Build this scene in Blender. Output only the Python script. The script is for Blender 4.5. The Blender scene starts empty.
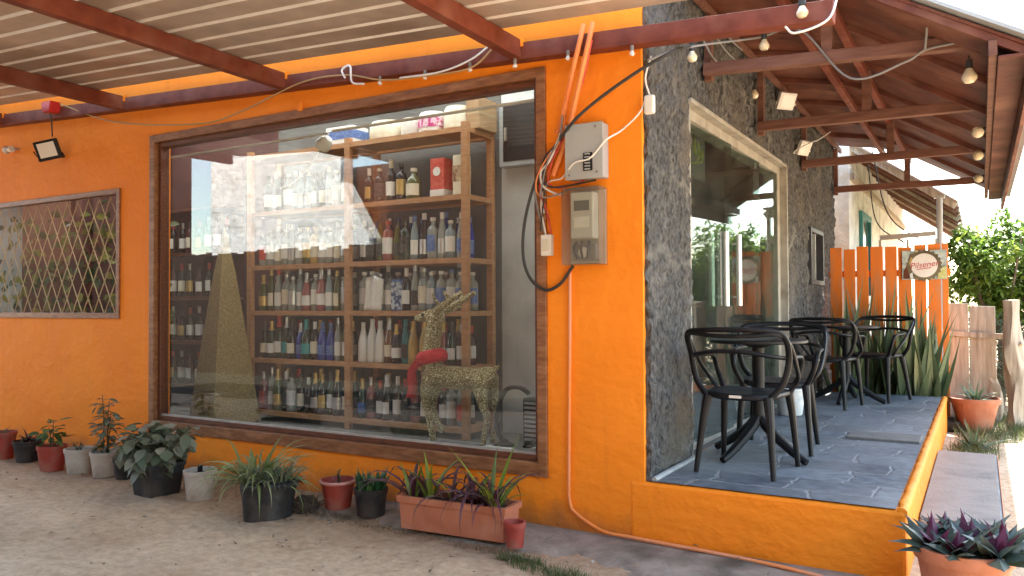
import bpy, bmesh, math, random
from mathutils import Vector, Matrix, noise as mnoise
S = bpy.context.scene
COL = S.collection
R = math.radians
rnd = random.Random(7)

# ------------------------------------------------------------------ camera
cam_d = bpy.data.cameras.new('camera'); cam = bpy.data.objects.new('camera', cam_d); COL.objects.link(cam)
YAW, PIT, ROL, FPX = R(30.555), R(1.136), R(-0.2801), 794.05
CAM = Vector((1.615, -4.165, 1.335))
_d = Vector((-math.sin(YAW)*math.cos(PIT), math.cos(YAW)*math.cos(PIT), math.sin(PIT)))
_rt = Vector((math.cos(YAW), math.sin(YAW), 0)); _up = _rt.cross(_d)
_r2 = _rt*math.cos(ROL)+_up*math.sin(ROL); _u2 = -_rt*math.sin(ROL)+_up*math.cos(ROL)
m = Matrix((( _r2.x, _u2.x, -_d.x, CAM.x), (_r2.y, _u2.y, -_d.y, CAM.y), (_r2.z, _u2.z, -_d.z, CAM.z), (0, 0, 0, 1)))
cam.matrix_world = m
cam_d.sensor_width = 36.0; cam_d.lens = FPX*36.0/1024.0
cam_d.clip_start = 0.05; cam_d.clip_end = 800
S.camera = cam

# ------------------------------------------------------------------ sky, sun, exposure
SUN_EL, SUN_AZ = R(53), R(4)
W = bpy.data.worlds.new('World'); S.world = W; W.use_nodes = True
nt = W.node_tree; bg = nt.nodes['Background']
sky = nt.nodes.new('ShaderNodeTexSky'); sky.sky_type = 'NISHITA'; sky.sun_disc = False
sky.sun_elevation = SUN_EL; sky.sun_rotation = SUN_AZ; sky.dust_density = 1.0; sky.air_density = 1.0; sky.ozone_density = 2.0
wm = nt.nodes.new('ShaderNodeMixRGB'); wm.blend_type = 'MULTIPLY'; wm.inputs[0].default_value = 1; wm.inputs[2].default_value = (1.10, 1.0, .84, 1)   # the camera's white balance for shade
nt.links.new(sky.outputs[0], wm.inputs[1]); nt.links.new(wm.outputs[0], bg.inputs[0]); bg.inputs[1].default_value = 0.15
sd = bpy.data.lights.new('sun', 'SUN'); sd.energy = 3.2; sd.angle = R(0.5); sd.color = (1, .95, .86)
so = bpy.data.objects.new('sun', sd); COL.objects.link(so)
sdir = Vector((math.sin(SUN_AZ)*math.cos(SUN_EL), math.cos(SUN_AZ)*math.cos(SUN_EL), math.sin(SUN_EL)))
so.rotation_euler = (-sdir).to_track_quat('-Z', 'Y').to_euler(); so.location = (0, 0, 30)
S.view_settings.view_transform = 'Standard'; S.view_settings.look = 'None'
S.view_settings.exposure = 3.1; S.view_settings.gamma = 1.0; S.view_settings.use_curve_mapping = False
S.render.engine = 'CYCLES'
S.cycles.max_bounces = 10; S.cycles.diffuse_bounces = 6; S.cycles.transparent_max_bounces = 16
S.cycles.glossy_bounces = 5; S.cycles.caustics_reflective = False; S.cycles.caustics_refractive = False

# ------------------------------------------------------------------ materials
def _node(t, k, **kw):
    n = t.nodes.new(k)
    for a, b in kw.items(): setattr(n, a, b)
    return n
def mat(name, c, c2=None, rough=.7, metal=0., scale=6., bump=0., bscale=40., detail=6., spec=.5, trans=0., coat=0.,
        stretch=(1, 1, 1), c3=None, s3=1.2, island=None, bdist=.01, thin=0., ior=1.45, lo=.35, hi=.65, sheen=0):
    M = bpy.data.materials.new(name); M.use_nodes = True; t = M.node_tree; b = t.nodes['Principled BSDF']
    b.inputs['Roughness'].default_value = rough; b.inputs['Metallic'].default_value = metal
    b.inputs['Specular IOR Level'].default_value = spec; b.inputs['Transmission Weight'].default_value = trans
    b.inputs['Coat Weight'].default_value = coat; b.inputs['IOR'].default_value = ior
    b.inputs['Base Color'].default_value = (*c, 1)
    co = _node(t, 'ShaderNodeTexCoord'); mp = _node(t, 'ShaderNodeMapping'); mp.inputs['Scale'].default_value = stretch
    t.links.new(co.outputs['Object'], mp.inputs[0])
    out = None
    if c2 is not None:
        n = _node(t, 'ShaderNodeTexNoise'); n.inputs['Scale'].default_value = scale; n.inputs['Detail'].default_value = detail
        t.links.new(mp.outputs[0], n.inputs['Vector'])
        r = _node(t, 'ShaderNodeValToRGB'); e = r.color_ramp.elements
        e[0].position = lo; e[1].position = hi; e[0].color = (*c, 1); e[1].color = (*c2, 1)
        t.links.new(n.outputs[0], r.inputs[0]); out = r.outputs[0]
        if c3 is not None:
            n3 = _node(t, 'ShaderNodeTexNoise'); n3.inputs['Scale'].default_value = s3; n3.inputs['Detail'].default_value = 8
            t.links.new(mp.outputs[0], n3.inputs['Vector'])
            r3 = _node(t, 'ShaderNodeValToRGB'); r3.color_ramp.elements[0].position = .5; r3.color_ramp.elements[1].position = .72
            t.links.new(n3.outputs[0], r3.inputs[0])
            mx = _node(t, 'ShaderNodeMixRGB'); t.links.new(r3.outputs[0], mx.inputs[0]); t.links.new(out, mx.inputs[1])
            mx.inputs[2].default_value = (*c3, 1); out = mx.outputs[0]
    if island is not None:
        g = _node(t, 'ShaderNodeNewGeometry'); r = _node(t, 'ShaderNodeValToRGB'); e = r.color_ramp.elements
        cols = island
        e[0].color = (*cols[0], 1); e[1].color = (*cols[-1], 1)
        for i, cc in enumerate(cols[1:-1]):
            x = e.new((i+1)/(len(cols)-1)); x.color = (*cc, 1)
        t.links.new(g.outputs['Random Per Island'], r.inputs[0])
        if out is not None:
            mx = _node(t, 'ShaderNodeMixRGB'); mx.inputs[0].default_value = .6
            t.links.new(out, mx.inputs[1]); t.links.new(r.outputs[0], mx.inputs[2]); out = mx.outputs[0]
        else: out = r.outputs[0]
    if out is not None: t.links.new(out, b.inputs['Base Color'])
    if bump:
        n = _node(t, 'ShaderNodeTexNoise'); n.inputs['Scale'].default_value = bscale; n.inputs['Detail'].default_value = 8
        t.links.new(mp.outputs[0], n.inputs['Vector'])
        bp = _node(t, 'ShaderNodeBump'); bp.inputs['Strength'].default_value = bump; bp.inputs['Distance'].default_value = bdist
        t.links.new(n.outputs[0], bp.inputs['Height']); t.links.new(bp.outputs[0], b.inputs['Normal'])
    if thin:   # translucent leaf
        tr = _node(t, 'ShaderNodeBsdfTranslucent'); ms = _node(t, 'ShaderNodeMixShader'); ms.inputs[0].default_value = thin
        if out is not None: t.links.new(out, tr.inputs[0])
        else: tr.inputs[0].default_value = (*c, 1)
        o = t.nodes['Material Output']; t.links.new(b.outputs[0], ms.inputs[1]); t.links.new(tr.outputs[0], ms.inputs[2]); t.links.new(ms.outputs[0], o.inputs[0])
    return M

def glass_mat(name, tint, refl=1.0, rough=.0, dust=0., f0=.0):
    M = bpy.data.materials.new(name); M.use_nodes = True; t = M.node_tree
    t.nodes.remove(t.nodes['Principled BSDF']); o = t.nodes['Material Output']
    tr = _node(t, 'ShaderNodeBsdfTransparent'); tr.inputs[0].default_value = (*tint, 1)
    gl = _node(t, 'ShaderNodeBsdfGlossy'); gl.inputs['Roughness'].default_value = rough
    lw = _node(t, 'ShaderNodeLayerWeight'); lw.inputs[0].default_value = .5        # Schlick curve, the same from both sides of the sheet
    pw = _node(t, 'ShaderNodeMath', operation='POWER'); pw.inputs[1].default_value = 5; t.links.new(lw.outputs['Facing'], pw.inputs[0])
    fr = _node(t, 'ShaderNodeMath', operation='MULTIPLY_ADD'); fr.inputs[1].default_value = .958; fr.inputs[2].default_value = .042; t.links.new(pw.outputs[0], fr.inputs[0])
    ma = _node(t, 'ShaderNodeMath', operation='MULTIPLY_ADD'); ma.inputs[1].default_value = refl; ma.inputs[2].default_value = f0
    ms = _node(t, 'ShaderNodeMixShader')
    t.links.new(fr.outputs[0], ma.inputs[0]); t.links.new(ma.outputs[0], ms.inputs[0])
    t.links.new(tr.outputs[0], ms.inputs[1]); t.links.new(gl.outputs[0], ms.inputs[2])
    last = ms.outputs[0]
    if dust:
        co = _node(t, 'ShaderNodeTexCoord'); n = _node(t, 'ShaderNodeTexNoise'); n.inputs['Scale'].default_value = 3; n.inputs['Detail'].default_value = 8
        t.links.new(co.outputs['Object'], n.inputs['Vector'])
        r = _node(t, 'ShaderNodeMapRange'); r.inputs[1].default_value = .35; r.inputs[2].default_value = .75; r.inputs[3].default_value = dust*.2; r.inputs[4].default_value = dust
        t.links.new(n.outputs[0], r.inputs[0])
        df = _node(t, 'ShaderNodeBsdfDiffuse'); df.inputs[0].default_value = (.55, .53, .48, 1)
        m2 = _node(t, 'ShaderNodeMixShader'); t.links.new(r.outputs[0], m2.inputs[0]); t.links.new(last, m2.inputs[1]); t.links.new(df.outputs[0], m2.inputs[2]); last = m2.outputs[0]
    t.links.new(last, o.inputs[0])
    return M

OR1 = (.90, .262, .016); OR2 = (.85, .235, .012)
def orange_wall():
    M = mat('orange_paint', OR1, OR2, rough=.62, scale=2.2, bump=.4, bscale=16, bdist=.02, c3=(.90, .29, .018), s3=.7, spec=.28)
    t = M.node_tree; b = t.nodes['Principled BSDF']
    src = b.inputs['Base Color'].links[0].from_socket
    co = _node(t, 'ShaderNodeTexCoord'); sx = _node(t, 'ShaderNodeSeparateXYZ'); t.links.new(co.outputs['Object'], sx.inputs[0])
    n = _node(t, 'ShaderNodeTexNoise'); n.inputs['Scale'].default_value = 5; n.inputs['Detail'].default_value = 8
    t.links.new(co.outputs['Object'], n.inputs['Vector'])
    a = _node(t, 'ShaderNodeMath', operation='MULTIPLY_ADD'); a.inputs[1].default_value = .35; t.links.new(n.outputs[0], a.inputs[0]); 
    ng = _node(t, 'ShaderNodeMath', operation='MULTIPLY'); ng.inputs[1].default_value = -1; t.links.new(sx.outputs[2], ng.inputs[0]); t.links.new(ng.outputs[0], a.inputs[2])
    mr = _node(t, 'ShaderNodeMapRange'); mr.inputs[1].default_value = 0.0; mr.inputs[2].default_value = .16; mr.inputs[3].default_value = 0; mr.inputs[4].default_value = .75
    t.links.new(a.outputs[0], mr.inputs[0])
    mx = _node(t, 'ShaderNodeMixRGB'); mx.inputs[2].default_value = (.30, .12, .04, 1)
    t.links.new(mr.outputs[0], mx.inputs[0]); t.links.new(src, mx.inputs[1])
    # worn chips and water streaks
    m2 = _node(t, 'ShaderNodeMapping'); m2.inputs['Scale'].default_value = (9, 9, .9); t.links.new(co.outputs['Object'], m2.inputs[0])
    n2 = _node(t, 'ShaderNodeTexNoise'); n2.inputs['Scale'].default_value = 1.3; n2.inputs['Detail'].default_value = 9; t.links.new(m2.outputs[0], n2.inputs['Vector'])
    r2 = _node(t, 'ShaderNodeMapRange'); r2.inputs[1].default_value = .58; r2.inputs[2].default_value = .8; r2.inputs[3].default_value = 0; r2.inputs[4].default_value = .35
    t.links.new(n2.outputs[0], r2.inputs[0])
    mx2 = _node(t, 'ShaderNodeMixRGB'); mx2.inputs[2].default_value = (.66, .17, .015, 1); t.links.new(r2.outputs[0], mx2.inputs[0]); t.links.new(mx.outputs[0], mx2.inputs[1])
    t.links.new(mx2.outputs[0], b.inputs['Base Color'])
    return M
def trowel(M, s=3.5, st=.35, stretch=(1, 1, 1.6)):
    t = M.node_tree; b = t.nodes['Principled BSDF']; fine = b.inputs['Normal'].links[0].from_node
    co = _node(t, 'ShaderNodeTexCoord'); mp = _node(t, 'ShaderNodeMapping'); mp.inputs['Scale'].default_value = stretch; t.links.new(co.outputs['Object'], mp.inputs[0])
    n = _node(t, 'ShaderNodeTexNoise'); n.inputs['Scale'].default_value = s; n.inputs['Detail'].default_value = 4; n.inputs['Distortion'].default_value = .15; t.links.new(mp.outputs[0], n.inputs['Vector'])
    bp = _node(t, 'ShaderNodeBump'); bp.inputs['Strength'].default_value = st; bp.inputs['Distance'].default_value = .05; t.links.new(n.outputs[0], bp.inputs['Height']); t.links.new(bp.outputs[0], fine.inputs['Normal'])
def slate():
    M = bpy.data.materials.new('slate_paving'); M.use_nodes = True; t = M.node_tree; b = t.nodes['Principled BSDF']
    co = _node(t, 'ShaderNodeTexCoord')
    wn = _node(t, 'ShaderNodeTexNoise'); wn.inputs['Scale'].default_value = 2.6; wn.inputs['Detail'].default_value = 6; wn.inputs['Roughness'].default_value = .62; t.links.new(co.outputs['Object'], wn.inputs['Vector'])
    ad = _node(t, 'ShaderNodeMixRGB', blend_type='ADD'); ad.inputs[0].default_value = .24; t.links.new(co.outputs['Object'], ad.inputs[1]); t.links.new(wn.outputs['Color'], ad.inputs[2])
    bk = _node(t, 'ShaderNodeTexBrick'); bk.offset = .43; bk.squash = 1.5; bk.squash_frequency = 3; bk.inputs['Scale'].default_value = 1; bk.inputs['Mortar Size'].default_value = .012; bk.inputs['Mortar Smooth'].default_value = .5
    bk.inputs['Brick Width'].default_value = .42; bk.inputs['Row Height'].default_value = .30; bk.inputs['Color1'].default_value = (0, 0, 0, 1); bk.inputs['Color2'].default_value = (1, 1, 1, 1); bk.inputs['Mortar'].default_value = (.5, .5, .5, 1)
    t.links.new(ad.outputs[0], bk.inputs['Vector'])
    g = _node(t, 'ShaderNodeMath', operation='SUBTRACT'); g.inputs[0].default_value = 1; t.links.new(bk.outputs['Fac'], g.inputs[1])
    n = _node(t, 'ShaderNodeTexNoise'); n.inputs['Scale'].default_value = 14; n.inputs['Detail'].default_value = 9; t.links.new(co.outputs['Object'], n.inputs['Vector'])
    r = _node(t, 'ShaderNodeValToRGB'); e = r.color_ramp.elements; e[0].position = .3; e[1].position = .7
    e[0].color = (.065, .075, .087, 1); e[1].color = (.165, .185, .208, 1); t.links.new(n.outputs[0], r.inputs[0])
    hs = _node(t, 'ShaderNodeHueSaturation'); t.links.new(r.outputs[0], hs.inputs['Color'])
    sp = _node(t, 'ShaderNodeSeparateColor'); t.links.new(bk.outputs['Color'], sp.inputs[0])
    mr = _node(t, 'ShaderNodeMapRange'); mr.inputs[3].default_value = .68; mr.inputs[4].default_value = 1.3; t.links.new(sp.outputs[0], mr.inputs[0]); t.links.new(mr.outputs[0], hs.inputs['Value'])
    mx = _node(t, 'ShaderNodeMixRGB'); mx.inputs[1].default_value = (.205, .207, .207, 1); t.links.new(g.outputs[0], mx.inputs[0]); t.links.new(hs.outputs[0], mx.inputs[2])
    # dusty trampled patches
    n4 = _node(t, 'ShaderNodeTexNoise'); n4.inputs['Scale'].default_value = 1.3; n4.inputs['Detail'].default_value = 7; t.links.new(co.outputs['Object'], n4.inputs['Vector'])
    r4 = _node(t, 'ShaderNodeMapRange'); r4.inputs[1].default_value = .42; r4.inputs[2].default_value = .75; r4.inputs[4].default_value = .75; t.links.new(n4.outputs[0], r4.inputs[0])
    mx4 = _node(t, 'ShaderNodeMixRGB'); mx4.inputs[2].default_value = (.27, .27, .26, 1); t.links.new(r4.outputs[0], mx4.inputs[0]); t.links.new(mx.outputs[0], mx4.inputs[1])
    t.links.new(mx4.outputs[0], b.inputs['Base Color']); b.inputs['Roughness'].default_value = .55
    h = _node(t, 'ShaderNodeMath', operation='MULTIPLY_ADD'); h.inputs[1].default_value = .35; t.links.new(n.outputs[0], h.inputs[0]); t.links.new(g.outputs[0], h.inputs[2])
    bp = _node(t, 'ShaderNodeBump'); bp.inputs['Strength'].default_value = .7; bp.inputs['Distance'].default_value = .012; t.links.new(h.outputs[0], bp.inputs['Height']); t.links.new(bp.outputs[0], b.inputs['Normal'])
    return M
def planks(name, c, c2, axis=1, width=.12, joint=.03, rough=.6, bump=.4, worn=(.45, .22, .14)):
    """boards side by side along one object axis, with joints and blotched paint"""
    M = mat(name, c, c2, rough=rough, scale=3, bump=bump, bscale=18, stretch=(1, 1, 1), c3=worn, s3=1.6)
    return M
MT = dict(
    orange=orange_wall(), slate=slate(),
    orange_block=mat('orange_block_paint', OR1, OR2, rough=.6, scale=3, bump=.6, bscale=14, bdist=.02, c3=(.88, .28, .018), s3=1.5, spec=.28),
    stone=mat('dark_roughcast', (.022, .0215, .021), (.165, .16, .155), rough=.95, stretch=(1, 1, .5), scale=42, detail=14, bump=1.0, bscale=60, bdist=.05, c3=(.17, .145, .115), s3=2.4, lo=.3, hi=.7),
    mortar=mat('grey_mortar', (.30, .30, .29), (.42, .41, .39), rough=.95, scale=20, bump=.6),
    brown=mat('red_brown_paint', (.12, .027, .014), (.18, .045, .024), rough=.6, spec=.3, scale=9, bump=.25, bscale=30, c3=(.20, .075, .05), s3=4),
    brown_matt=mat('red_brown_boards', (.078, .020, .011), (.145, .042, .023), rough=.6, scale=4, bump=.4, bscale=25, c3=(.22, .095, .06), s3=2.6),
    brown_pale=mat('faded_brown_timber', (.12, .047, .03), (.185, .085, .056), rough=.65, scale=8, bump=.35, bscale=40, stretch=(.5, 3, 3)),
    tin=mat('galvanised_sheet', (.38, .31, .26), (.48, .40, .335), rough=.42, metal=.15, scale=5, bump=.15, bscale=15, c3=(.24, .18, .14), s3=1.1),
    lit_rib=mat('galvanised_lit_rib', (.78, .75, .70), (.88, .86, .82), rough=.35, metal=.2, scale=5),  # paler than the sheet: light caught by the ribs is in the colour
    varnish=mat('varnished_frame_timber', (.17, .065, .026), (.27, .115, .045), rough=.38, scale=6, stretch=(2, 9, 9), bump=.2, bscale=40, c3=(.34, .16, .075), s3=2.5),
    frame_dark=mat('window_reveal_timber', (.085, .027, .013), (.15, .05, .022), rough=.42, scale=6, stretch=(2, 9, 9), bump=.2, bscale=40),
    shelfwood=mat('shelf_timber', (.36, .17, .075), (.47, .245, .11), rough=.5, scale=5, stretch=(2, 9, 9), bump=.15, bscale=30),
    concrete=mat('grey_cement', (.24, .235, .225), (.36, .355, .34), rough=.9, scale=4, bump=.5, bscale=25, c3=(.19, .185, .18), s3=1.5),
    skirt=mat('trodden_cement', (.21, .175, .135), (.32, .27, .215), rough=.95, scale=7, bump=.8, bscale=30, bdist=.02, c3=(.075, .07, .05), s3=2.6),
    plaster_in=mat('interior_grey_plaster', (.42, .43, .41), (.56, .57, .55), rough=.9, scale=3, bump=.3),
    maroon=mat('maroon_interior_paint', (.06, .018, .015), (.085, .026, .02), rough=.8, scale=3),
    dark_in=mat('dark_interior_paint', (.10, .10, .095), (.14, .14, .13), rough=.8, scale=3),
    white=mat('white_paint', (.72, .71, .67), (.80, .79, .75), rough=.55, scale=4, bump=.15, c3=(.60, .57, .50), s3=2.5),
    whitewash=mat('whitewashed_render', (.62, .64, .64), (.84, .84, .81), rough=.85, scale=4, bump=1.0, bscale=9, bdist=.05, c3=(.50, .49, .46), s3=2.4),
    glass=glass_mat('shop_glass', (.95, .965, .955), 1.9, dust=.012, f0=.0),
    glass_door=glass_mat('door_glass', (.66, .76, .73), .95, dust=.05, f0=.0),
    glass_small=glass_mat('small_window_glass', (.95, .95, .93), .5, dust=.012, f0=.0),
    black=mat('black_plastic', (.006, .006, .007), (.010, .010, .011), rough=.46, spec=.35, scale=10, bump=.1, bscale=200),
    black_metal=mat('black_metal', (.006, .006, .007), (.011, .011, .012), rough=.5, spec=.35, scale=12),
    rubber=mat('black_rubber', (.012, .012, .012), rough=.6),
    grey_box=mat('grey_enamel', (.33, .35, .35), (.38, .40, .40), rough=.45, scale=4, c3=(.28, .27, .25), s3=2),
    steel=mat('brushed_steel', (.62, .61, .58), rough=.28, metal=.9),
    chrome=mat('satin_steel_tube', (.80, .78, .73), rough=.38, metal=.85),
    doorframe=mat('dirty_cream_frame', (.30, .28, .235), (.40, .375, .32), rough=.6, scale=6, c3=(.20, .175, .14), s3=5),
    whiteplastic=mat('white_plastic', (.74, .73, .69), (.68, .66, .60), rough=.45, scale=9),
    bulb=mat('bulb_glass_warm', (.80, .66, .40), (.85, .74, .52), rough=.18, scale=5, trans=.25),
    bulb_clear=mat('bulb_glass_frosted', (.78, .77, .74), rough=.15, trans=.3),
    wire_dark=mat('dark_cable', (.03, .028, .026), rough=.6), wire_white=mat('white_cable', (.70, .68, .64), rough=.55),
    wire_red=mat('red_cable', (.50, .06, .05), rough=.55), wire_grey=mat('grey_cable', (.20, .19, .18), rough=.6), wire_or=mat('orange_conduit', (.72, .20, .05), (.80, .27, .08), rough=.5, scale=8),
    pinkpipe=mat('sun_faded_conduit', (.62, .25, .13), (.70, .33, .20), rough=.6, scale=6),
    red=mat('red_plastic', (.45, .02, .015), rough=.4), 
    lens=mat('floodlight_panel', (.78, .76, .70), rough=.25, coat=.5),
    clearplastic=glass_mat('clear_polycarbonate', (.90, .90, .86), 1.0, rough=.06, dust=.10),
)
def add_joints(M, c, scale=1.7, w=(.015, .05)):
    t = M.node_tree; b = t.nodes['Principled BSDF']; src = b.inputs['Base Color'].links[0].from_socket
    co = _node(t, 'ShaderNodeTexCoord'); n = _node(t, 'ShaderNodeTexNoise'); n.inputs['Scale'].default_value = 4; n.inputs['Detail'].default_value = 6; t.links.new(co.outputs['Object'], n.inputs['Vector'])
    ad = _node(t, 'ShaderNodeMixRGB', blend_type='ADD'); ad.inputs[0].default_value = .35; t.links.new(co.outputs['Object'], ad.inputs[1]); t.links.new(n.outputs['Color'], ad.inputs[2])
    v = _node(t, 'ShaderNodeTexVoronoi', feature='DISTANCE_TO_EDGE'); v.inputs['Scale'].default_value = scale; t.links.new(ad.outputs[0], v.inputs['Vector'])
    r = _node(t, 'ShaderNodeMapRange'); r.inputs[1].default_value = w[0]; r.inputs[2].default_value = w[1]; r.inputs[3].default_value = .75; r.inputs[4].default_value = 0; t.links.new(v.outputs[0], r.inputs[0])
    n2 = _node(t, 'ShaderNodeTexNoise'); n2.inputs['Scale'].default_value = 2.2; n2.inputs['Detail'].default_value = 9; t.links.new(co.outputs['Object'], n2.inputs['Vector'])
    r2 = _node(t, 'ShaderNodeMapRange'); r2.inputs[1].default_value = .45; r2.inputs[2].default_value = .62; t.links.new(n2.outputs[0], r2.inputs[0])
    mm = _node(t, 'ShaderNodeMath', operation='MULTIPLY'); t.links.new(r.outputs[0], mm.inputs[0]); t.links.new(r2.outputs[0], mm.inputs[1])
    mx = _node(t, 'ShaderNodeMixRGB'); mx.inputs[2].default_value = (*c, 1); t.links.new(mm.outputs[0], mx.inputs[0]); t.links.new(src, mx.inputs[1]); t.links.new(mx.outputs[0], b.inputs['Base Color'])
add_joints(MT['stone'], (.24, .225, .20))
def sand_ground():
    M = bpy.data.materials.new('sandy_ground'); M.use_nodes = True; t = M.node_tree; b = t.nodes['Principled BSDF']
    co = _node(t, 'ShaderNodeTexCoord')
    n = _node(t, 'ShaderNodeTexNoise'); n.inputs['Scale'].default_value = .9; n.inputs['Detail'].default_value = 9; t.links.new(co.outputs['Object'], n.inputs['Vector'])
    r = _node(t, 'ShaderNodeValToRGB'); e = r.color_ramp.elements; e[0].position = .32; e[1].position = .68; e[0].color = (.52, .37, .235, 1); e[1].color = (.80, .635, .45, 1)
    t.links.new(n.outputs[0], r.inputs[0])
    n2 = _node(t, 'ShaderNodeTexNoise'); n2.inputs['Scale'].default_value = 16; n2.inputs['Detail'].default_value = 12; n2.inputs['Roughness'].default_value = .7; t.links.new(co.outputs['Object'], n2.inputs['Vector'])
    r2 = _node(t, 'ShaderNodeValToRGB'); e = r2.color_ramp.elements; e[0].position = .3; e[1].position = .7; e[0].color = (.58, .54, .49, 1); e[1].color = (1, 1, 1, 1); t.links.new(n2.outputs[0], r2.inputs[0])
    mx = _node(t, 'ShaderNodeMixRGB', blend_type='MULTIPLY'); mx.inputs[0].default_value = 1; t.links.new(r.outputs[0], mx.inputs[1]); t.links.new(r2.outputs[0], mx.inputs[2])
    v = _node(t, 'ShaderNodeTexVoronoi'); v.inputs['Scale'].default_value = 26; t.links.new(co.outputs['Object'], v.inputs['Vector'])
    rv = _node(t, 'ShaderNodeMapRange'); rv.inputs[1].default_value = .04; rv.inputs[2].default_value = .10; rv.inputs[3].default_value = .35; rv.inputs[4].default_value = 0; t.links.new(v.outputs['Distance'], rv.inputs[0])
    m3 = _node(t, 'ShaderNodeMixRGB'); m3.inputs[2].default_value = (.12, .095, .07, 1); t.links.new(rv.outputs[0], m3.inputs[0]); t.links.new(mx.outputs[0], m3.inputs[1])
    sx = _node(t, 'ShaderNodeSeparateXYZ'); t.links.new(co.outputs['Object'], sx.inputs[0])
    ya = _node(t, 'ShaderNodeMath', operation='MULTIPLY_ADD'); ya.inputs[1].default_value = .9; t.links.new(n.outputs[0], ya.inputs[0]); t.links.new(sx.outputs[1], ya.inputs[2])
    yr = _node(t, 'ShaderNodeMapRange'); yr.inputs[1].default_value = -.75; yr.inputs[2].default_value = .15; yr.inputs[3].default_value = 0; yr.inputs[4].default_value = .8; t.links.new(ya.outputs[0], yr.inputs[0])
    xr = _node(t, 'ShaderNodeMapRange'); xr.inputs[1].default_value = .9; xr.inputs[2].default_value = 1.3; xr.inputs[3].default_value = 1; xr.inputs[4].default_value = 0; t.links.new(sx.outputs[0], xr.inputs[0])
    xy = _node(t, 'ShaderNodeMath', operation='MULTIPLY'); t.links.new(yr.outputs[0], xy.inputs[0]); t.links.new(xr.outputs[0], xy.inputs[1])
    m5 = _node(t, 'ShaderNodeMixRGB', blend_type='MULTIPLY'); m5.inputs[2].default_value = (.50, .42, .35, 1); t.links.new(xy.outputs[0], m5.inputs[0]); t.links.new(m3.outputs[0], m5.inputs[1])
    t.links.new(m5.outputs[0], b.inputs['Base Color']); b.inputs['Roughness'].default_value = .95
    a = _node(t, 'ShaderNodeMath', operation='MULTIPLY_ADD'); a.inputs[1].default_value = .6; t.links.new(n2.outputs[0], a.inputs[0])
    n5 = _node(t, 'ShaderNodeTexNoise'); n5.inputs['Scale'].default_value = 7; n5.inputs['Detail'].default_value = 5; t.links.new(co.outputs['Object'], n5.inputs['Vector']); t.links.new(n5.outputs[0], a.inputs[2])
    bp = _node(t, 'ShaderNodeBump'); bp.inputs['Strength'].default_value = 1.0; bp.inputs['Distance'].default_value = .035; t.links.new(a.outputs[0], bp.inputs['Height']); t.links.new(bp.outputs[0], b.inputs['Normal'])
    return M
MT['sand'] = sand_ground(); trowel(MT['orange'], 4, .3); trowel(MT['orange_block'], 5, .4)

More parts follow.
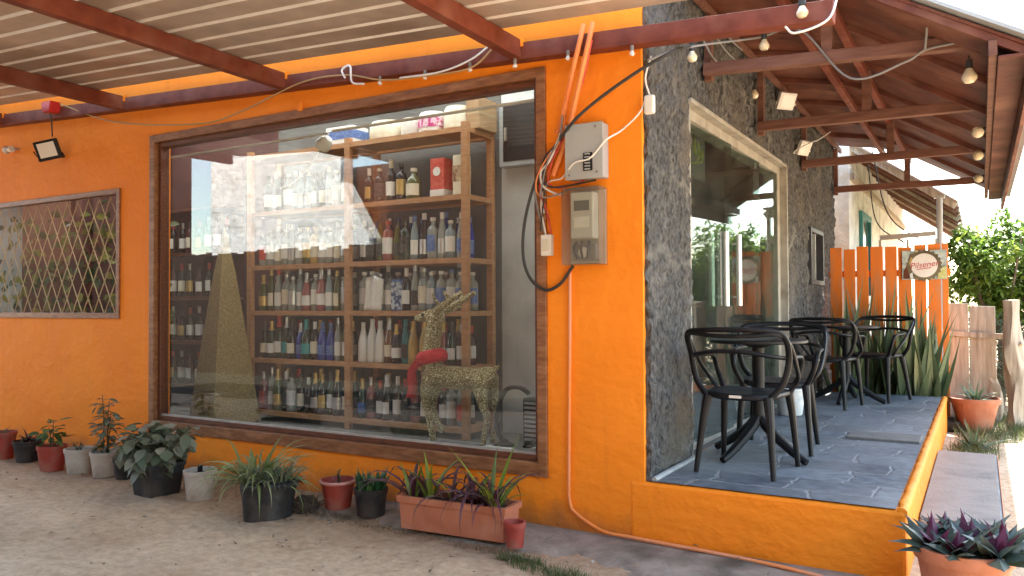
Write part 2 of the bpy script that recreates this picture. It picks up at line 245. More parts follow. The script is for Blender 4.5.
# ------------------------------------------------------------------ geometry helpers
def cr(pts, n=8):
    """smooth curve through points"""
    P = [Vector(p) for p in pts]; out = []
    for i in range(len(P)-1):
        p0 = P[i-1] if i else P[i]*2-P[i+1]; p1 = P[i]; p2 = P[i+1]; p3 = P[i+2] if i+2 < len(P) else P[i+1]*2-P[i]
        for k in range(n):
            s = k/n
            out.append(.5*((2*p1)+(p2-p0)*s+(2*p0-5*p1+4*p2-p3)*s*s+(3*p1-p0-3*p2+p3)*s**3))
    out.append(P[-1]); return out
class MB:
    def __init__(s): s.v = []; s.f = []; s.mi = []
    def face(s, pts, mi=0):
        b = len(s.v); s.v += [Vector(p) for p in pts]; s.f.append(tuple(range(b, b+len(pts)))); s.mi.append(mi)
    def box(s, x0, x1, y0, y1, z0, z1, mi=0, rz=0, tilt=None):
        b = len(s.v); c = Vector(((x0+x1)/2, (y0+y1)/2, (z0+z1)/2))
        P = [Vector((x, y, z)) for z in (z0, z1) for y in (y0, y1) for x in (x0, x1)]
        if rz or tilt:
            rot = (tilt or Matrix.Identity(3)) @ Matrix.Rotation(rz, 3, 'Z')
            P = [c+rot@(p-c) for p in P]
        s.v += P
        for q in ((0, 2, 3, 1), (4, 5, 7, 6), (0, 1, 5, 4), (2, 6, 7, 3), (0, 4, 6, 2), (1, 3, 7, 5)):
            s.f.append(tuple(b+i for i in q)); s.mi.append(mi)
        return s
    def bar(s, a, b, w, h, mi=0, up=(0, 0, 1)):
        """rectangular timber from a to b (centre line)"""
        a = Vector(a); b = Vector(b); d = (b-a).normalized(); u = Vector(up)
        if abs(d.dot(u)) > .98: u = Vector((0, 1, 0))
        r = d.cross(u).normalized(); u = r.cross(d)
        k = len(s.v)
        for p in (a, b):
            for (i, j) in ((-1, -1), (1, -1), (1, 1), (-1, 1)): s.v.append(p+r*i*w/2+u*j*h/2)
        for q in ((0, 1, 2, 3), (4, 7, 6, 5), (0, 4, 5, 1), (1, 5, 6, 2), (2, 6, 7, 3), (3, 7, 4, 0)):
            s.f.append(tuple(k+i for i in q)); s.mi.append(mi)
        return s
    def tube(s, pts, r, n=8, mi=0, flat=1.0):
        P = [Vector(p) for p in pts]; m_ = len(P); rr = r if isinstance(r, (list, tuple)) else [r]*m_
        if len(rr) != m_:
            rr = [rr[0]+(rr[-1]-rr[0])*i/(m_-1) for i in range(m_)]
        b = len(s.v); up = Vector((.13, .21, .97)).normalized(); prev = None
        for i, p in enumerate(P):
            d = (P[min(i+1, m_-1)]-P[max(i-1, 0)]); d = d.normalized() if d.length > 1e-9 else Vector((0, 0, 1))
            if prev is None:
                x = d.cross(up)
                if x.length < .1: x = d.cross(Vector((1, 0, 0)))
                x.normalize()
            else: x = (prev-d*prev.dot(d)).normalized()
            prev = x; y = d.cross(x)
            for k in range(n):
                a = 2*math.pi*k/n; s.v.append(p+(x*math.cos(a)+y*math.sin(a)*flat)*rr[i])
        for i in range(m_-1):
            for k in range(n):
                s.f.append((b+i*n+k, b+i*n+(k+1) % n, b+(i+1)*n+(k+1) % n, b+(i+1)*n+k)); s.mi.append(mi)
        s.f.append(tuple(b+k for k in reversed(range(n)))); s.mi.append(mi)
        s.f.append(tuple(b+(m_-1)*n+k for k in range(n))); s.mi.append(mi)
        return s
    def lathe(s, prof, n=20, c=(0, 0, 0), mi=0, sx=1, sy=1, rot=0, cap=True, a0=0, a1=None, M=None):
        b = len(s.v); c = Vector(c); full = a1 is None; span = 2*math.pi if full else a1-a0; k_ = n if full else n+1
        for (r, z) in prof:
            for k in range(k_):
                a = a0+span*k/n+rot; p = Vector((r*math.cos(a)*sx, r*math.sin(a)*sy, z))
                if M: p = M@p
                s.v.append(c+p)
        for i in range(len(prof)-1):
            for k in range(n):
                k2 = (k+1) % k_
                s.f.append((b+i*k_+k, b+i*k_+k2, b+(i+1)*k_+k2, b+(i+1)*k_+k)); s.mi.append(mi)
        if full and cap:
            if prof[0][0] > 1e-5: s.f.append(tuple(b+k for k in reversed(range(n)))); s.mi.append(mi)
            if prof[-1][0] > 1e-5: s.f.append(tuple(b+(len(prof)-1)*n+k for k in range(n))); s.mi.append(mi)
        return s
    def ball(s, c, r, n=12, mi=0, sz=1):
        return s.lathe([(r*math.sin(math.pi*i/8)+1e-6, -r*sz*math.cos(math.pi*i/8)) for i in range(9)], n, c, mi, cap=False)
    def blade(s, p, az, L, w, el, droop, n=6, mi=0, fold=.25, twist=0, taper=.6):
        """one long leaf: starts at p, climbs at elevation el and bends down by droop"""
        p = Vector(p); b = len(s.v); e = el; st = L/n
        for i in range(n+1):
            u = i/n; ww = w*(.45+.55*math.sin(math.pi*min(1, u*1.1+.12)))*(1-u**3.2) if i < n else 0.0005
            a2 = az+twist*u
            d = Vector((math.cos(a2)*math.cos(e), math.sin(a2)*math.cos(e), math.sin(e))); sd_ = Vector((-math.sin(a2), math.cos(a2), 0)); nn = sd_.cross(d)
            s.v += [p-sd_*ww/2-nn*ww*fold*0, p-nn*ww*fold*(1 if i else 0), p+sd_*ww/2]
            if i < n: p = p+d*st; e -= droop/n*(.4+1.2*u)
        for i in range(n):
            for k in (0, 1): s.f.append((b+i*3+k, b+i*3+k+1, b+i*3+k+4, b+i*3+k+3)); s.mi.append(mi)
        return s
    def leaf(s, p, d, nrm, L, w, mi=0, bend=.2):
        """pointed oval leaf of eight points"""
        p = Vector(p); d = Vector(d).normalized(); nrm = Vector(nrm); sd_ = d.cross(nrm)
        if sd_.length < 1e-4: sd_ = d.cross(Vector((1, .2, 0)))
        sd_.normalize(); nn = sd_.cross(d); b = len(s.v)
        for (u, k) in ((.0, .06), (.3, .85), (.62, .9), (1, .02)):
            q = p+d*L*u-nn*L*bend*u*u
            s.v += [q-sd_*w*k/2+nn*w*.12*k, q, q+sd_*w*k/2+nn*w*.12*k]
        for i in range(3):
            for k in (0, 1): s.f.append((b+i*3+k, b+i*3+k+1, b+i*3+k+4, b+i*3+k+3)); s.mi.append(mi)
        return s
    def build(s, name, mats, parent=None, smooth=False, bevel=0, angle=35, world=True, seg=2):
        me = bpy.data.meshes.new(name)
        off = Vector((0, 0, 0))
        if parent is not None and world:
            q = parent
            while q is not None: off += q.location; q = q.parent
        me.from_pydata([tuple(v-off) for v in s.v], [], s.f)
        for mm in (mats if isinstance(mats, (list, tuple)) else [mats]): me.materials.append(mm)
        for p, i in zip(me.polygons, s.mi): p.material_index = i
        if smooth:
            for p in me.polygons: p.use_smooth = True
            me.set_sharp_from_angle(angle=R(angle))
        me.update()
        o = bpy.data.objects.new(name, me); COL.objects.link(o)
        if parent is not None: o.parent = parent
        if bevel:
            md = o.modifiers.new('bevel', 'BEVEL'); md.width = bevel; md.segments = seg; md.limit_method = 'ANGLE'; md.angle_limit = R(40)
        return o
def tag(o, label=None, cat=None, group=None, kind=None):
    if label: o['label'] = label
    if cat: o['category'] = cat
    if group: o['group'] = group
    if kind: o['kind'] = kind
    return o
def thing(name, loc, label, cat, group=None, rz=0):
    o = bpy.data.objects.new(name, None); COL.objects.link(o); o.location = loc; o.rotation_euler = (0, 0, rz)
    o.empty_display_size = .1
    return tag(o, label, cat, group)
def copy_tree(o, parent=None):
    c = o.copy(); COL.objects.link(c)
    if parent is not None: c.parent = parent
    for ch in list(o.children): copy_tree(ch, c)
    return c
def text_mesh(name, body, size, M, mt, parent, depth=.001, shear=0.):
    cu = bpy.data.curves.new(name, 'FONT'); cu.body = body; cu.size = size; cu.extrude = depth; cu.align_x = 'CENTER'; cu.align_y = 'CENTER'; cu.shear = shear
    tmp = bpy.data.objects.new(name, cu); COL.objects.link(tmp)
    dg = bpy.context.evaluated_depsgraph_get(); me = bpy.data.meshes.new_from_object(tmp.evaluated_get(dg))
    bpy.data.objects.remove(tmp)
    me.transform(M); off = Vector((0, 0, 0)); q = parent
    while q is not None: off += q.location; q = q.parent
    me.transform(Matrix.Translation(-off))
    me.materials.clear(); me.materials.append(mt)
    o = bpy.data.objects.new(name, me); COL.objects.link(o); o.parent = parent
    return o
def at(px, py, ax, val):
    """photo pixel -> point on the real plane (axis = value)"""
    D = _d+_r2*((px-512)/FPX)-_u2*((py-288)/FPX); k = (val-CAM[ax])/D[ax]
    return CAM+D*k
# ================================================================== SETTING
HP = 0.352                       # terrace height
g = MB(); g.face([(-150, -150, -.004), (150, -150, -.004), (150, 150, -.004), (-150, 150, -.004)])
nx, ny, gx0, gx1, gy0, gy1 = 230, 110, -9.0, 2.5, -4.2, 1.2          # trodden, footprinted sand of the yard
k0 = len(g.v)
for j in range(ny+1):
    for i in range(nx+1):
        x = gx0+(gx1-gx0)*i/nx; y = gy0+(gy1-gy0)*j/ny
        ed = min(1, min(x-gx0, gx1-x, y-gy0, gy1-y)/.4)
        z = .010*mnoise.noise((x*1.3, y*1.3, 0))+.013*mnoise.noise((x*4.5, y*4.5, 3))+.010*mnoise.noise((x*10, y*10, 7))+.004*mnoise.noise((x*21, y*21, 1))
        g.v.append(Vector((x, y, (.003+z)*ed if ed > 0 else -.003)))
for j in range(ny):
    for i in range(nx): k = k0+j*(nx+1)+i; g.f.append((k, k+1, k+nx+2, k+nx+1)); g.mi.append(0)
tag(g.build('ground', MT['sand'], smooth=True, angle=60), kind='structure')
b = MB(); b.face([(-40, -40, .006), (-1.5, -40, .006), (-2.2, -4.6, .006), (-5.0, -3.5, .006), (-40, -3.3, .006)]); tag(b.build('shaded_ground', mat('painted_ground_shade', (.02, .018, .012), (.04, .036, .022), rough=.95, scale=3)), kind='structure')  # dark sheet stands in for yard shade, keeps the window reflection dark
# uneven cement skirt along the foot of the wall
def skirt():
    b = MB(); nx, ny = 70, 8; x0, x1 = -2.35, 1.45
    for i in range(nx+1):
        x = x0+(x1-x0)*i/nx; wd = .50+.05*math.sin(x*5)+.04*math.sin(x*13+1)
        if x > .1: wd += .12
        wd *= min(1, (x-x0)/.35+.25)
        for j in range(ny+1):
            u = j/ny; y = -u*wd; z = .024*(1-u**4)-.012*u**4*1.5+.008*mnoise.noise((x*6, y*6, 0))
            if j == 0: z = .024
            b.v.append(Vector((x, y, z)))
    for i in range(nx):
        for j in range(ny):
            k = i*(ny+1)+j; b.f.append((k, k+1, k+ny+2, k+ny+1)); b.mi.append(0)
    return b
tag(skirt().build('pavement', MT['skirt'], smooth=True, angle=60), kind='structure')
# terrace with orange painted sides, flagstone top
t = thing('terrace', (0, 0, 0), None, None); tag(t, kind='structure')
b = MB(); b.box(-.085, 1.30, -.006, 5.127, 0, HP-.004)
b.build('terrace_side', MT['orange_block'], t, bevel=.018)
def paving():
    b = MB(); nx, ny = 40, 130
    for j in range(ny+1):
        for i in range(nx+1):
            x = .01+1.245*i/nx; y = .006+5.10*j/ny
            b.v.append(Vector((x, y, HP+.004+.003*mnoise.noise((x*4, y*4, 2)))))
    for j in range(ny):
        for i in range(nx):
            k = j*(nx+1)+i; b.f.append((k, k+1, k+nx+2, k+nx+1)); b.mi.append(0)
    return b
paving().build('paving', MT['slate'], t, smooth=True)
b = MB(); nk = 160                                    # crumbly painted kerb along the right edge
for i in range(nk+1):
    y = .0+5.12*i/nk; w0 = 1.258+.010*mnoise.noise((y*9, 0, 0)); zk = HP+.011+.006*mnoise.noise((y*5, 3, 0)); o_ = .003*mnoise.noise((y*12, 7, 0))
    b.v += [Vector(v) for v in ((w0, y, HP-.006), (w0+.006, y, zk-.002), (w0+.02, y, zk+.002), (1.292+o_, y, zk), (1.304+o_, y, zk-.012), (1.304, y, HP-.03))]
    if i:
        for k in range(5): a_ = (i-1)*6+k; b.f.append((a_, a_+6, a_+7, a_+1)); b.mi.append(0)
b.face([b.v[k] for k in range(6)])
b.f[-1] = tuple(range(len(b.v)-6, len(b.v)))
b.build('kerb', MT['orange_block'], t, smooth=True, angle=60)
b = MB(); b.box(.77, 1.24, 1.97, 2.29, HP-.01, HP+.022); 
b.build('stone_sill', mat('brown_stone_slab', (.15, .135, .12), (.20, .18, .16), rough=.8, scale=9, bump=.5), t, bevel=.006)
s = thing('step', (1.5, 1.8, 0), None, None); tag(s, kind='structure')
b = MB(); b.box(1.306, 1.705, .75, 3.05, 0, .146); b.build('step_body', MT['concrete'], s, bevel=.012)
b = MB(); b.box(1.309, 1.69, .76, 3.035, .1475, .152); b.build('step_top', mat('worn_step_slab', (.24, .21, .185), (.33, .295, .26), rough=.8, scale=3, bump=.5, c3=(.17, .155, .145), s3=3), s)
b = MB(); b.box(1.706, 1.711, .75, 3.05, .06, .149); b.build('step_edge', MT['pinkpipe'], s)

# ================================================================== SHOP BUILDING
shop = thing('shop_building', (0, 0, 0), 'orange painted corner liquor shop with dark stone side wall and big window', 'building')
SX0, SX1, SZ0, SZ1 = -7.4, -4.752, 1.223, 2.347
WX0, WX1, WZ0, WZ1 = -4.335, -.599, .307, 2.749
def front_wall():
    b = MB(); xs = [-10, SX0, SX1, WX0, WX1, 0]; zs = [0, WZ0, SZ0, SZ1, WZ1, 3.45]; T = .18
    hole = lambda i, k: (i == 1 and k == 2) or (i == 3 and 1 <= k <= 3)
    for i in range(5):
        for k in range(5):
            if hole(i, k): continue
            x0, x1, z0, z1 = xs[i], xs[i+1], zs[k], zs[k+1]
            b.face([(x0, 0, z0), (x1, 0, z0), (x1, 0, z1), (x0, 0, z1)]); b.face([(x0, T, z0), (x0, T, z1), (x1, T, z1), (x1, T, z0)], 1)
    for (x0, x1, z0, z1) in ((SX0, SX1, SZ0, SZ1), (WX0, WX1, WZ0, WZ1)):
        b.face([(x0, 0, z0), (x0, T, z0), (x1, T, z0), (x1, 0, z0)]); b.face([(x0, 0, z1), (x1, 0, z1), (x1, T, z1), (x0, T, z1)])
        b.face([(x0, 0, z0), (x0, 0, z1), (x0, T, z1), (x0, T, z0)]); b.face([(x1, 0, z0), (x1, T, z0), (x1, T, z1), (x1, 0, z1)])
    b.face([(-10, 0, 3.45), (0, 0, 3.45), (0, T, 3.45), (-10, T, 3.45)]); b.face([(0, 0, 0), (0, T, 0), (0, T, 3.45), (0, 0, 3.45)])
    return b
front_wall().build('front_wall', [MT['orange'], MT['plaster_in']], shop)
DY0, DY1, DZ1 = .79, 3.72, 2.655
def stone_wall():
    bm = bmesh.new(); st = .024; ny = int(6.66/st); nz = int((3.42-.32)/st); G = {}
    ws = lambda y, z: (DY0 < y < DY1 and z < DZ1) or (4.86 < y < 5.60 and 1.56 < z < 2.12)
    def vv(j, k):
        if (j, k) not in G:
            y = .012+j*st; z = .32+k*st
            h = .022+.016*mnoise.noise((y*2.5, z*2.5, 1))+.020*mnoise.noise((y*8, z*7, 5))+.024*mnoise.noise((y*20, z*17, 9))+.014*mnoise.noise((y*41, z*37, 3))
            e = (.018+.016*mnoise.noise((0, z*9, 3))+.012*mnoise.noise((0, z*31, 8))) if j == 0 else 0
            G[j, k] = bm.verts.new((max(.004, h), y+e, z+.012*mnoise.noise((y*11, 4, z*11))))
        return G[j, k]
    for j in range(ny):
        for k in range(nz):
            if ws(.012+(j+.5)*st, .32+(k+.5)*st): continue
            bm.faces.new((vv(j, k), vv(j+1, k), vv(j+1, k+1), vv(j, k+1)))
    ed = [e for e in bm.edges if e.is_boundary]
    r = bmesh.ops.extrude_edge_only(bm, edges=ed)
    for v in r['geom']:
        if isinstance(v, bmesh.types.BMVert): v.co.x = -.02
    bmesh.ops.recalc_face_normals(bm, faces=bm.faces)
    me = bpy.data.meshes.new('stone_wall'); bm.to_mesh(me); bm.free(); me.materials.append(MT['stone'])
    for p in me.polygons: p.use_smooth = True
    me.set_sharp_from_angle(angle=R(50))
    o = bpy.data.objects.new('stone_wall', me); COL.objects.link(o); o.parent = shop; return o
stone_wall()
b = MB()   # mortar fillet at the foot of the stone near corner
b.tube(cr([(.05, .02, HP+.008), (.055, .3, HP+.012), (.05, .55, HP+.008), (.045, .76, HP+.01)], 4), .016, 6)
b.build('mortar_joint', MT['mortar'], shop, smooth=True)
# core wall behind the stone (with the door and niche openings), back, roof, interior
b = MB()
for (y0, y1, z0, z1) in ((.181, DY0, 0, 3.43), (DY1, 4.86, 0, 3.43), (5.60, 6.66, 0, 3.43), (4.86, 5.60, 0, 1.56), (4.86, 5.60, 2.12, 3.43), (DY0, DY1, DZ1, 3.43), (DY0, DY1, 0, HP)):
    b.box(-.18, -.006, y0, y1, z0, z1)
b.build('side_wall', MT['dark_in'], shop)
b = MB(); b.box(-10, -.006, 6.48, 6.66, 0, 3.43); b.box(-10, -9.82, .181, 6.47, 0, 3.43); b.build('rear_wall', MT['plaster_in'], shop)
KX0, KX1, KY0, KY1 = -9.3, -.5, .20, 1.15        # rooflight is unseen, added to light the window display
b = MB(); b.box(-10.1, -.02, -.42, KY0, 3.451, 3.55); b.box(-10.1, -.02, KY1, 6.7, 3.451, 3.55); b.box(-10.1, KX0, KY0+.001, KY1-.001, 3.451, 3.55); b.box(KX1, -.02, KY0+.001, KY1-.001, 3.451, 3.55); b.build('roof', MT['concrete'], shop)  # front overhang added, unseen, to shade the wall strip below
b = MB(); b.box(-9.8, -.185, .185, KY0, 3.1, 3.12); b.box(-9.8, -.185, KY1, 6.45, 3.1, 3.12); b.box(-9.8, KX0, KY0+.001, KY1-.001, 3.1, 3.12); b.box(KX1, -.185, KY0+.001, KY1-.001, 3.1, 3.12); b.build('ceiling', MT['dark_in'], shop)
sk = mat('added_roof_panel', (.85, .85, .82), rough=.6, thin=.85)
b = MB(); b.face([(KX0, KY0, 3.5), (KX1, KY0, 3.5), (KX1, KY1, 3.5), (KX0, KY1, 3.5)]); b.build('added_rooflight', sk, shop)
b = MB(); b.box(KX0, KX1, KY0-.012, KY0-.001, 3.121, 3.45); b.box(KX0, KX1, KY1+.001, KY1+.012, 3.121, 3.45); b.build('added_rooflight_lining', MT['white'], shop)
b = MB(); b.box(-9.8, -.185, .185, 6.45, .29, .318); b.build('floor', mat('dark_screed', (.11, .105, .10), (.16, .155, .145), rough=.85, scale=5), shop)
# partition behind the shelving: grey cement on the right, maroon on the left
b = MB(); b.box(-1.655, -.30, 1.22, 1.30, .32, 3.1); b.box(-.30, -.19, .20, .9, .32, 3.1); b.build('grey_partition', MT['plaster_in'], shop)
b = MB(); b.box(-4.15, -1.66, 1.22, 1.30, .32, 3.1); b.build('dark_partition', MT['dark_in'], shop); b = MB(); b.box(-5.75, -4.151, 1.22, 1.30, .32, 3.1); b.box(-4.75, -4.66, .3, 1.21, .32, 3.1) if False else None; b.build('maroon_partition', MT['maroon'], shop)
b = MB(); b.box(-5.84, -5.76, .2, 2.2, .32, 3.1); b.build('side_partition', MT['maroon'], shop)
# ---- big window
win = thing('shop_window', (0, 0, 0), None, None); win.parent = shop
def frame(x0, x1, z0, z1, w, y0, y1, bot=None):
    b = MB(); bw = bot or w
    b.box(x0, x0+w, y0, y1, z0, z1); b.box(x1-w, x1, y0, y1, z0, z1)
    b.box(x0+w, x1-w, y0, y1, z1-w, z1); b.box(x0+w, x1-w, y0, y1, z0, z0+bw); return b
frame(WX0, WX1, WZ0, WZ1, .062, -.022, .05, .085).build('frame', MT['varnish'], win, bevel=.004)
frame(WX0+.0625, WX1-.0625, WZ0+.086, WZ1-.0625, .035, .02, .10).build('inner_frame', MT['frame_dark'], win, bevel=.003)
b = MB(); b.box(WX0+.09, WX1-.09, .064, .070, WZ0+.11, WZ1-.09); b.build('pane', MT['glass'], win)
b = MB(); b.box(WX0+.1, WX1-.1, .03, .058, WZ0+.121, WZ0+.133); b.build('sill_track', mat('dull_aluminium', (.55, .53, .49), (.42, .40, .36), rough=.45, metal=.5, scale=7), win)
b = MB(); b.box(WX0+.07, WX1-.07, .102, .30, WZ0-.0, WZ0+.055); b.build('sill', mat('dusty_dark_sill', (.12, .115, .105), (.19, .18, .165), rough=.9, scale=6), win)
b = MB(); b.box(at(332, 136, 1, .11).x, WX1-.1, .105, .125, 2.585, 2.60); b.box(WX0+.1, at(328, 136, 1, .11).x, .105, .125, 2.572, 2.587); b.build('curtain_track', MT['whiteplastic'], win)
p = at(300, 106, 1, -.03); b = MB(); b.box(p.x-.02, p.x+.02, -.034, -.0225, p.z-.035, p.z+.03); b.lathe([(.006, -.037), (.006, -.034)], 8, (p.x, 0, p.z-.01), M=Matrix.Rotation(R(-90), 3, 'X')) if False else None
b.build('bracket', MT['orange_block'], win, bevel=.002)
# ---- small window with lattice
sw = thing('small_window', (0, 0, 0), None, None); sw.parent = shop
frame(SX0, SX1, SZ0, SZ1, .045, -.016, .05, .05).build('frame', MT['varnish'], sw, bevel=.004)
b = MB(); b.box(SX0+.04, SX1-.04, .03, .036, SZ0+.045, SZ1-.04); b.build('pane', MT['glass_small'], sw)
b = MB(); dz = SZ1-SZ0-.1; n = 0
for sgn in (1, -1):
    x = SX0-1.0
    while x < SX1+1.0:
        x0, x1, z0, z1 = x, x+sgn*dz*.56, SZ0+.05, SZ1-.045
        def cl(x_, z_, xa, za, xb, zb):
            return x_
        pts = []
        for k in range(25):
            u = k/24; xx = x0+(x1-x0)*u; zz = z0+(z1-z0)*u
            if SX0+.05 < xx < SX1-.05: pts.append((xx, .075+.006*sgn, zz))
        if len(pts) > 1: b.bar(pts[0], pts[-1], .0075, .006, up=(0, 1, 0))
        x += .165
b.build('lattice', mat('pale_cane_lattice', (.47, .36, .20), (.55, .44, .27), rough=.6), sw)
b = MB(); b.box(SX0-.8, -5.86, 1.0, 1.04, .4, 3.0); b.build('inner_board', MT['frame_dark'], sw)
b = MB(); q_ = random.Random(8)
for i in range(420):
    p = Vector((q_.uniform(SX0+.05, SX1), q_.uniform(.12, .55), q_.uniform(SZ0, SZ1-.1)))
    if q_.random() < .35: p.x = SX1-.95+q_.gauss(0, .22)
    d = Vector((q_.uniform(-1, 1), q_.uniform(-.5, .5), q_.uniform(-1, .3))); b.leaf(p, d, (q_.uniform(-.5, .5), -1, .3), .10, .07, bend=.2)
b.build('climbing_leaves', mat('climber_leaves', (.05, .09, .02), rough=.5, island=[(.03, .06, .02), (.06, .10, .025), (.22, .24, .04), (.04, .07, .03), (.35, .30, .05)], thin=.3), sw, smooth=True)
# ---- glazed door in the stone wall
door = thing('glass_door', (0, 0, 0), None, None); door.parent = shop
b = MB()
b.box(-.178, .02, DY0, DY0+.02, HP, DZ1-.05); b.box(-.178, .035, DY1-.03, DY1, HP, DZ1); b.box(-.178, .035, DY0, DY1-.03, DZ1-.03, DZ1)
b.box(-.16, -.03, DY1-.14, DY1-.031, HP, DZ1-.031); b.box(-.16, -.03, DY0+.02, DY1-.14, DZ1-.10, DZ1-.031)
b.build('frame', MT['doorframe'], door, bevel=.004)
PY = [DY0+.02, 1.02, 1.95, 2.86, DY1-.14]
for i in range(4):
    b = MB(); b.box(-.085, -.075, PY[i]+.002, PY[i+1]-.002, HP+.035, DZ1-.10); po = b.build('pane', MT['glass_door'], door); po.data.transform(Matrix.Translation((-.08, PY[i], 0)) @ Matrix.Rotation(R(-3.0), 4, 'Z') @ Matrix.Translation((.08, -PY[i], 0)))
b = MB(); b.box(-.11, -.05, DY0+.02, DY1-.14, HP+.002, HP+.034); b.build('threshold', MT['steel'], door)
for y in (1.02, 2.86):
    MB().box(-.095, -.062, y-.035, y+.035, HP+.035, HP+.12).build('patch_fitting', MT['steel'], door); MB().box(-.095, -.062, y-.03, y+.03, DZ1-.15, DZ1-.10).build('patch_fitting', MT['steel'], door)
for y in (1.77, 2.14):
    for s_ in (1, -1):
        b = MB(); x = -.08+.055*s_; b.tube([(x, y, 1.31), (x, y, 1.87)], .022, 12)
        for z in (1.38, 1.80): b.tube([(-.08+.004*s_, y, z), (x, y, z)], .009, 8)
        b.build('handle', MT['chrome'], door, smooth=True)
# small dark niche window farther along the stone wall
nw = thing('niche_window', (0, 0, 0), None, None); nw.parent = shop
b = MB(); y0, y1, z0, z1 = 4.83, 5.63, 1.53, 2.15; w = .05
b.box(-.08, .052, y0, y0+w, z0, z1); b.box(-.08, .052, y1-w, y1, z0, z1); b.box(-.08, .052, y0+w, y1-w, z1-w, z1); b.box(-.08, .052, y0+w, y1-w, z0, z0+w)
b.build('frame', mat('dark_window_timber', (.03, .032, .038), (.05, .05, .055), rough=.55), nw, bevel=.004)
b = MB(); b.box(-.05, -.042, y0+w, y1-w, z0+w, z1-w); b.build('pane', mat('dark_blue_pane', (.02, .03, .05), rough=.08), nw)
b = MB(); b.box(-.041, .03, 5.2, 5.225, z0+w, z1-w); b.build('mullion', MT['grey_box'], nw)

# ================================================================== CARPORT ROOF
car = thing('carport_roof', (0, 0, 0), 'corrugated metal lean-to roof on red brown rafters over the sandy yard', 'roof')
zr = lambda x, y: 2.872-.05*x-.012*y
def sheet():
    b = MB(); xs = [-9.5, -6.5, -4.6, -2.7, -.75, .78]; ys = []
    y = -.30; pit = .195; rib = []
    prof = []
    while y > -5.4:
        prof += [(y, 0.), (y-.155, 0.), (y-.164, .028), (y-.186, .028)]; y -= pit
    for i in range(len(xs)-1):
        for j in range(len(prof)-1):
            (ya, za), (yb, zb) = prof[j], prof[j+1]
            x0, x1 = xs[i], xs[i+1]
            lim = lambda x: -2.3-.10*(x+9.5)
            if yb < lim((x0+x1)/2): break
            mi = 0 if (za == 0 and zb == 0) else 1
            b.face([(x0, ya, zr(x0, ya)+za), (x1, ya, zr(x1, ya)+za), (x1, yb, zr(x1, yb)+zb), (x0, yb, zr(x0, yb)+zb)], mi)
    return b
sheet().build('roof_sheet', [MT['tin'], MT['lit_rib']], car)
for x in (-6.5, -4.6, -2.7, -.75):
    ye = -2.3-.10*(x+9.5)+.1
    b = MB(); b.bar((x, -.075, zr(x, 0)-.062), (x, ye, zr(x, ye)-.062), .07, .112); b.build('rafter', MT['brown'], car, bevel=.004)
    b = MB(); b.box(x+.036, x+.05, -.11, -.075, zr(x, 0)-.05, zr(x, 0)+.0); b.tube([(x+.045, -.09, zr(x, 0)-.03), (x+.075, -.09, zr(x, 0)-.03)], .009, 6)
    b.build('bolt', MT['orange_block'], car)
b = MB(); zb = lambda x: 2.700-.0512*(x-1.0)
b.bar((-9.4, -.055, zb(-9.4)+.05), (1.02, -.055, zb(1.02)+.05), .09, .10); b.build('wall_beam', MT['brown'], car, bevel=.004)
for x in (-9.2,):
    b = MB(); b.box(x-.05, x+.05, -2.4, -2.3, 0, zr(x, -2.35)-.12); b.build('post', MT['brown'], car)

# ================================================================== CANOPY OVER THE TERRACE
can = thing('canopy', (0, 0, 0), 'red brown boarded timber canopy on tie beams over the terrace chairs', 'canopy')
CP = [(-.01, 3.395), (.58, 3.285), (.865, 3.175), (1.86, 2.585)]       # underside profile x, z
CY0, CY1 = .50, 6.95
def cz(x):
    for (xa, za), (xb, zb_) in zip(CP, CP[1:]):
        if x <= xb: return za+(zb_-za)*(x-xa)/(xb-xa)
    return CP[-1][1]
b = MB(); ny = 14
for i in range(3):
    for j in range(ny):
        (xa, za), (xb, z2) = CP[i], CP[i+1]; y0 = CY0+(CY1-CY0)*j/ny; y1 = CY0+(CY1-CY0)*(j+1)/ny-.006
        b.face([(xa, y0, za), (xa, y1, za), (xb, y1, z2), (xb, y0, z2)]); b.face([(xa, y0, za+.018), (xb, y0, z2+.018), (xb, y1, z2+.018), (xa, y1, za+.018)])
        b.face([(xa, y0, za), (xb, y0, z2), (xb, y0, z2+.018), (xa, y0, za+.018)]); b.face([(xa, y1, za), (xa, y1, za+.018), (xb, y1, z2+.018), (xb, y1, z2)])
b.build('boarding', MT['brown_matt'], can)
b = MB()
for (xa, za), (xb, z2) in zip(CP, CP[1:]):
    e = .07 if xb > 1.5 else 0; sl = (z2-za)/(xb-xa)
    b.face([(xa, CY0-.07, za+.030), (xa, CY1+.05, za+.030), (xb+e, CY1+.05, z2+.030+sl*e), (xb+e, CY0-.07, z2+.030+sl*e)])
    b.face([(xa, CY0-.07, za+.052), (xb+e, CY0-.07, z2+.052+sl*e), (xb+e, CY1+.05, z2+.052+sl*e), (xa, CY1+.05, za+.052)])
    b.face([(xa, CY0-.07, za+.030), (xb+e, CY0-.07, z2+.030+sl*e), (xb+e, CY0-.07, z2+.052+sl*e), (xa, CY0-.07, za+.052)])
b.face([(1.93, CY0-.07, CP[-1][1]-.01), (1.93, CY1+.05, CP[-1][1]-.01), (1.93, CY1+.05, CP[-1][1]+.01), (1.93, CY0-.07, CP[-1][1]+.01)])
b.build('roof_sheet', MT['grey_box'], can)
yy = CY0+.03; k = 0
while yy < CY1:
    b = MB()
    for (xa, za), (xb, z2) in zip(CP, CP[1:]):
        b.bar((xa+.012, yy, za-.022), (xb-.004, yy, z2-.022), .04, .04)
    b.build('rafter', MT['brown_matt'], can, bevel=.003); yy += .92; k += 1
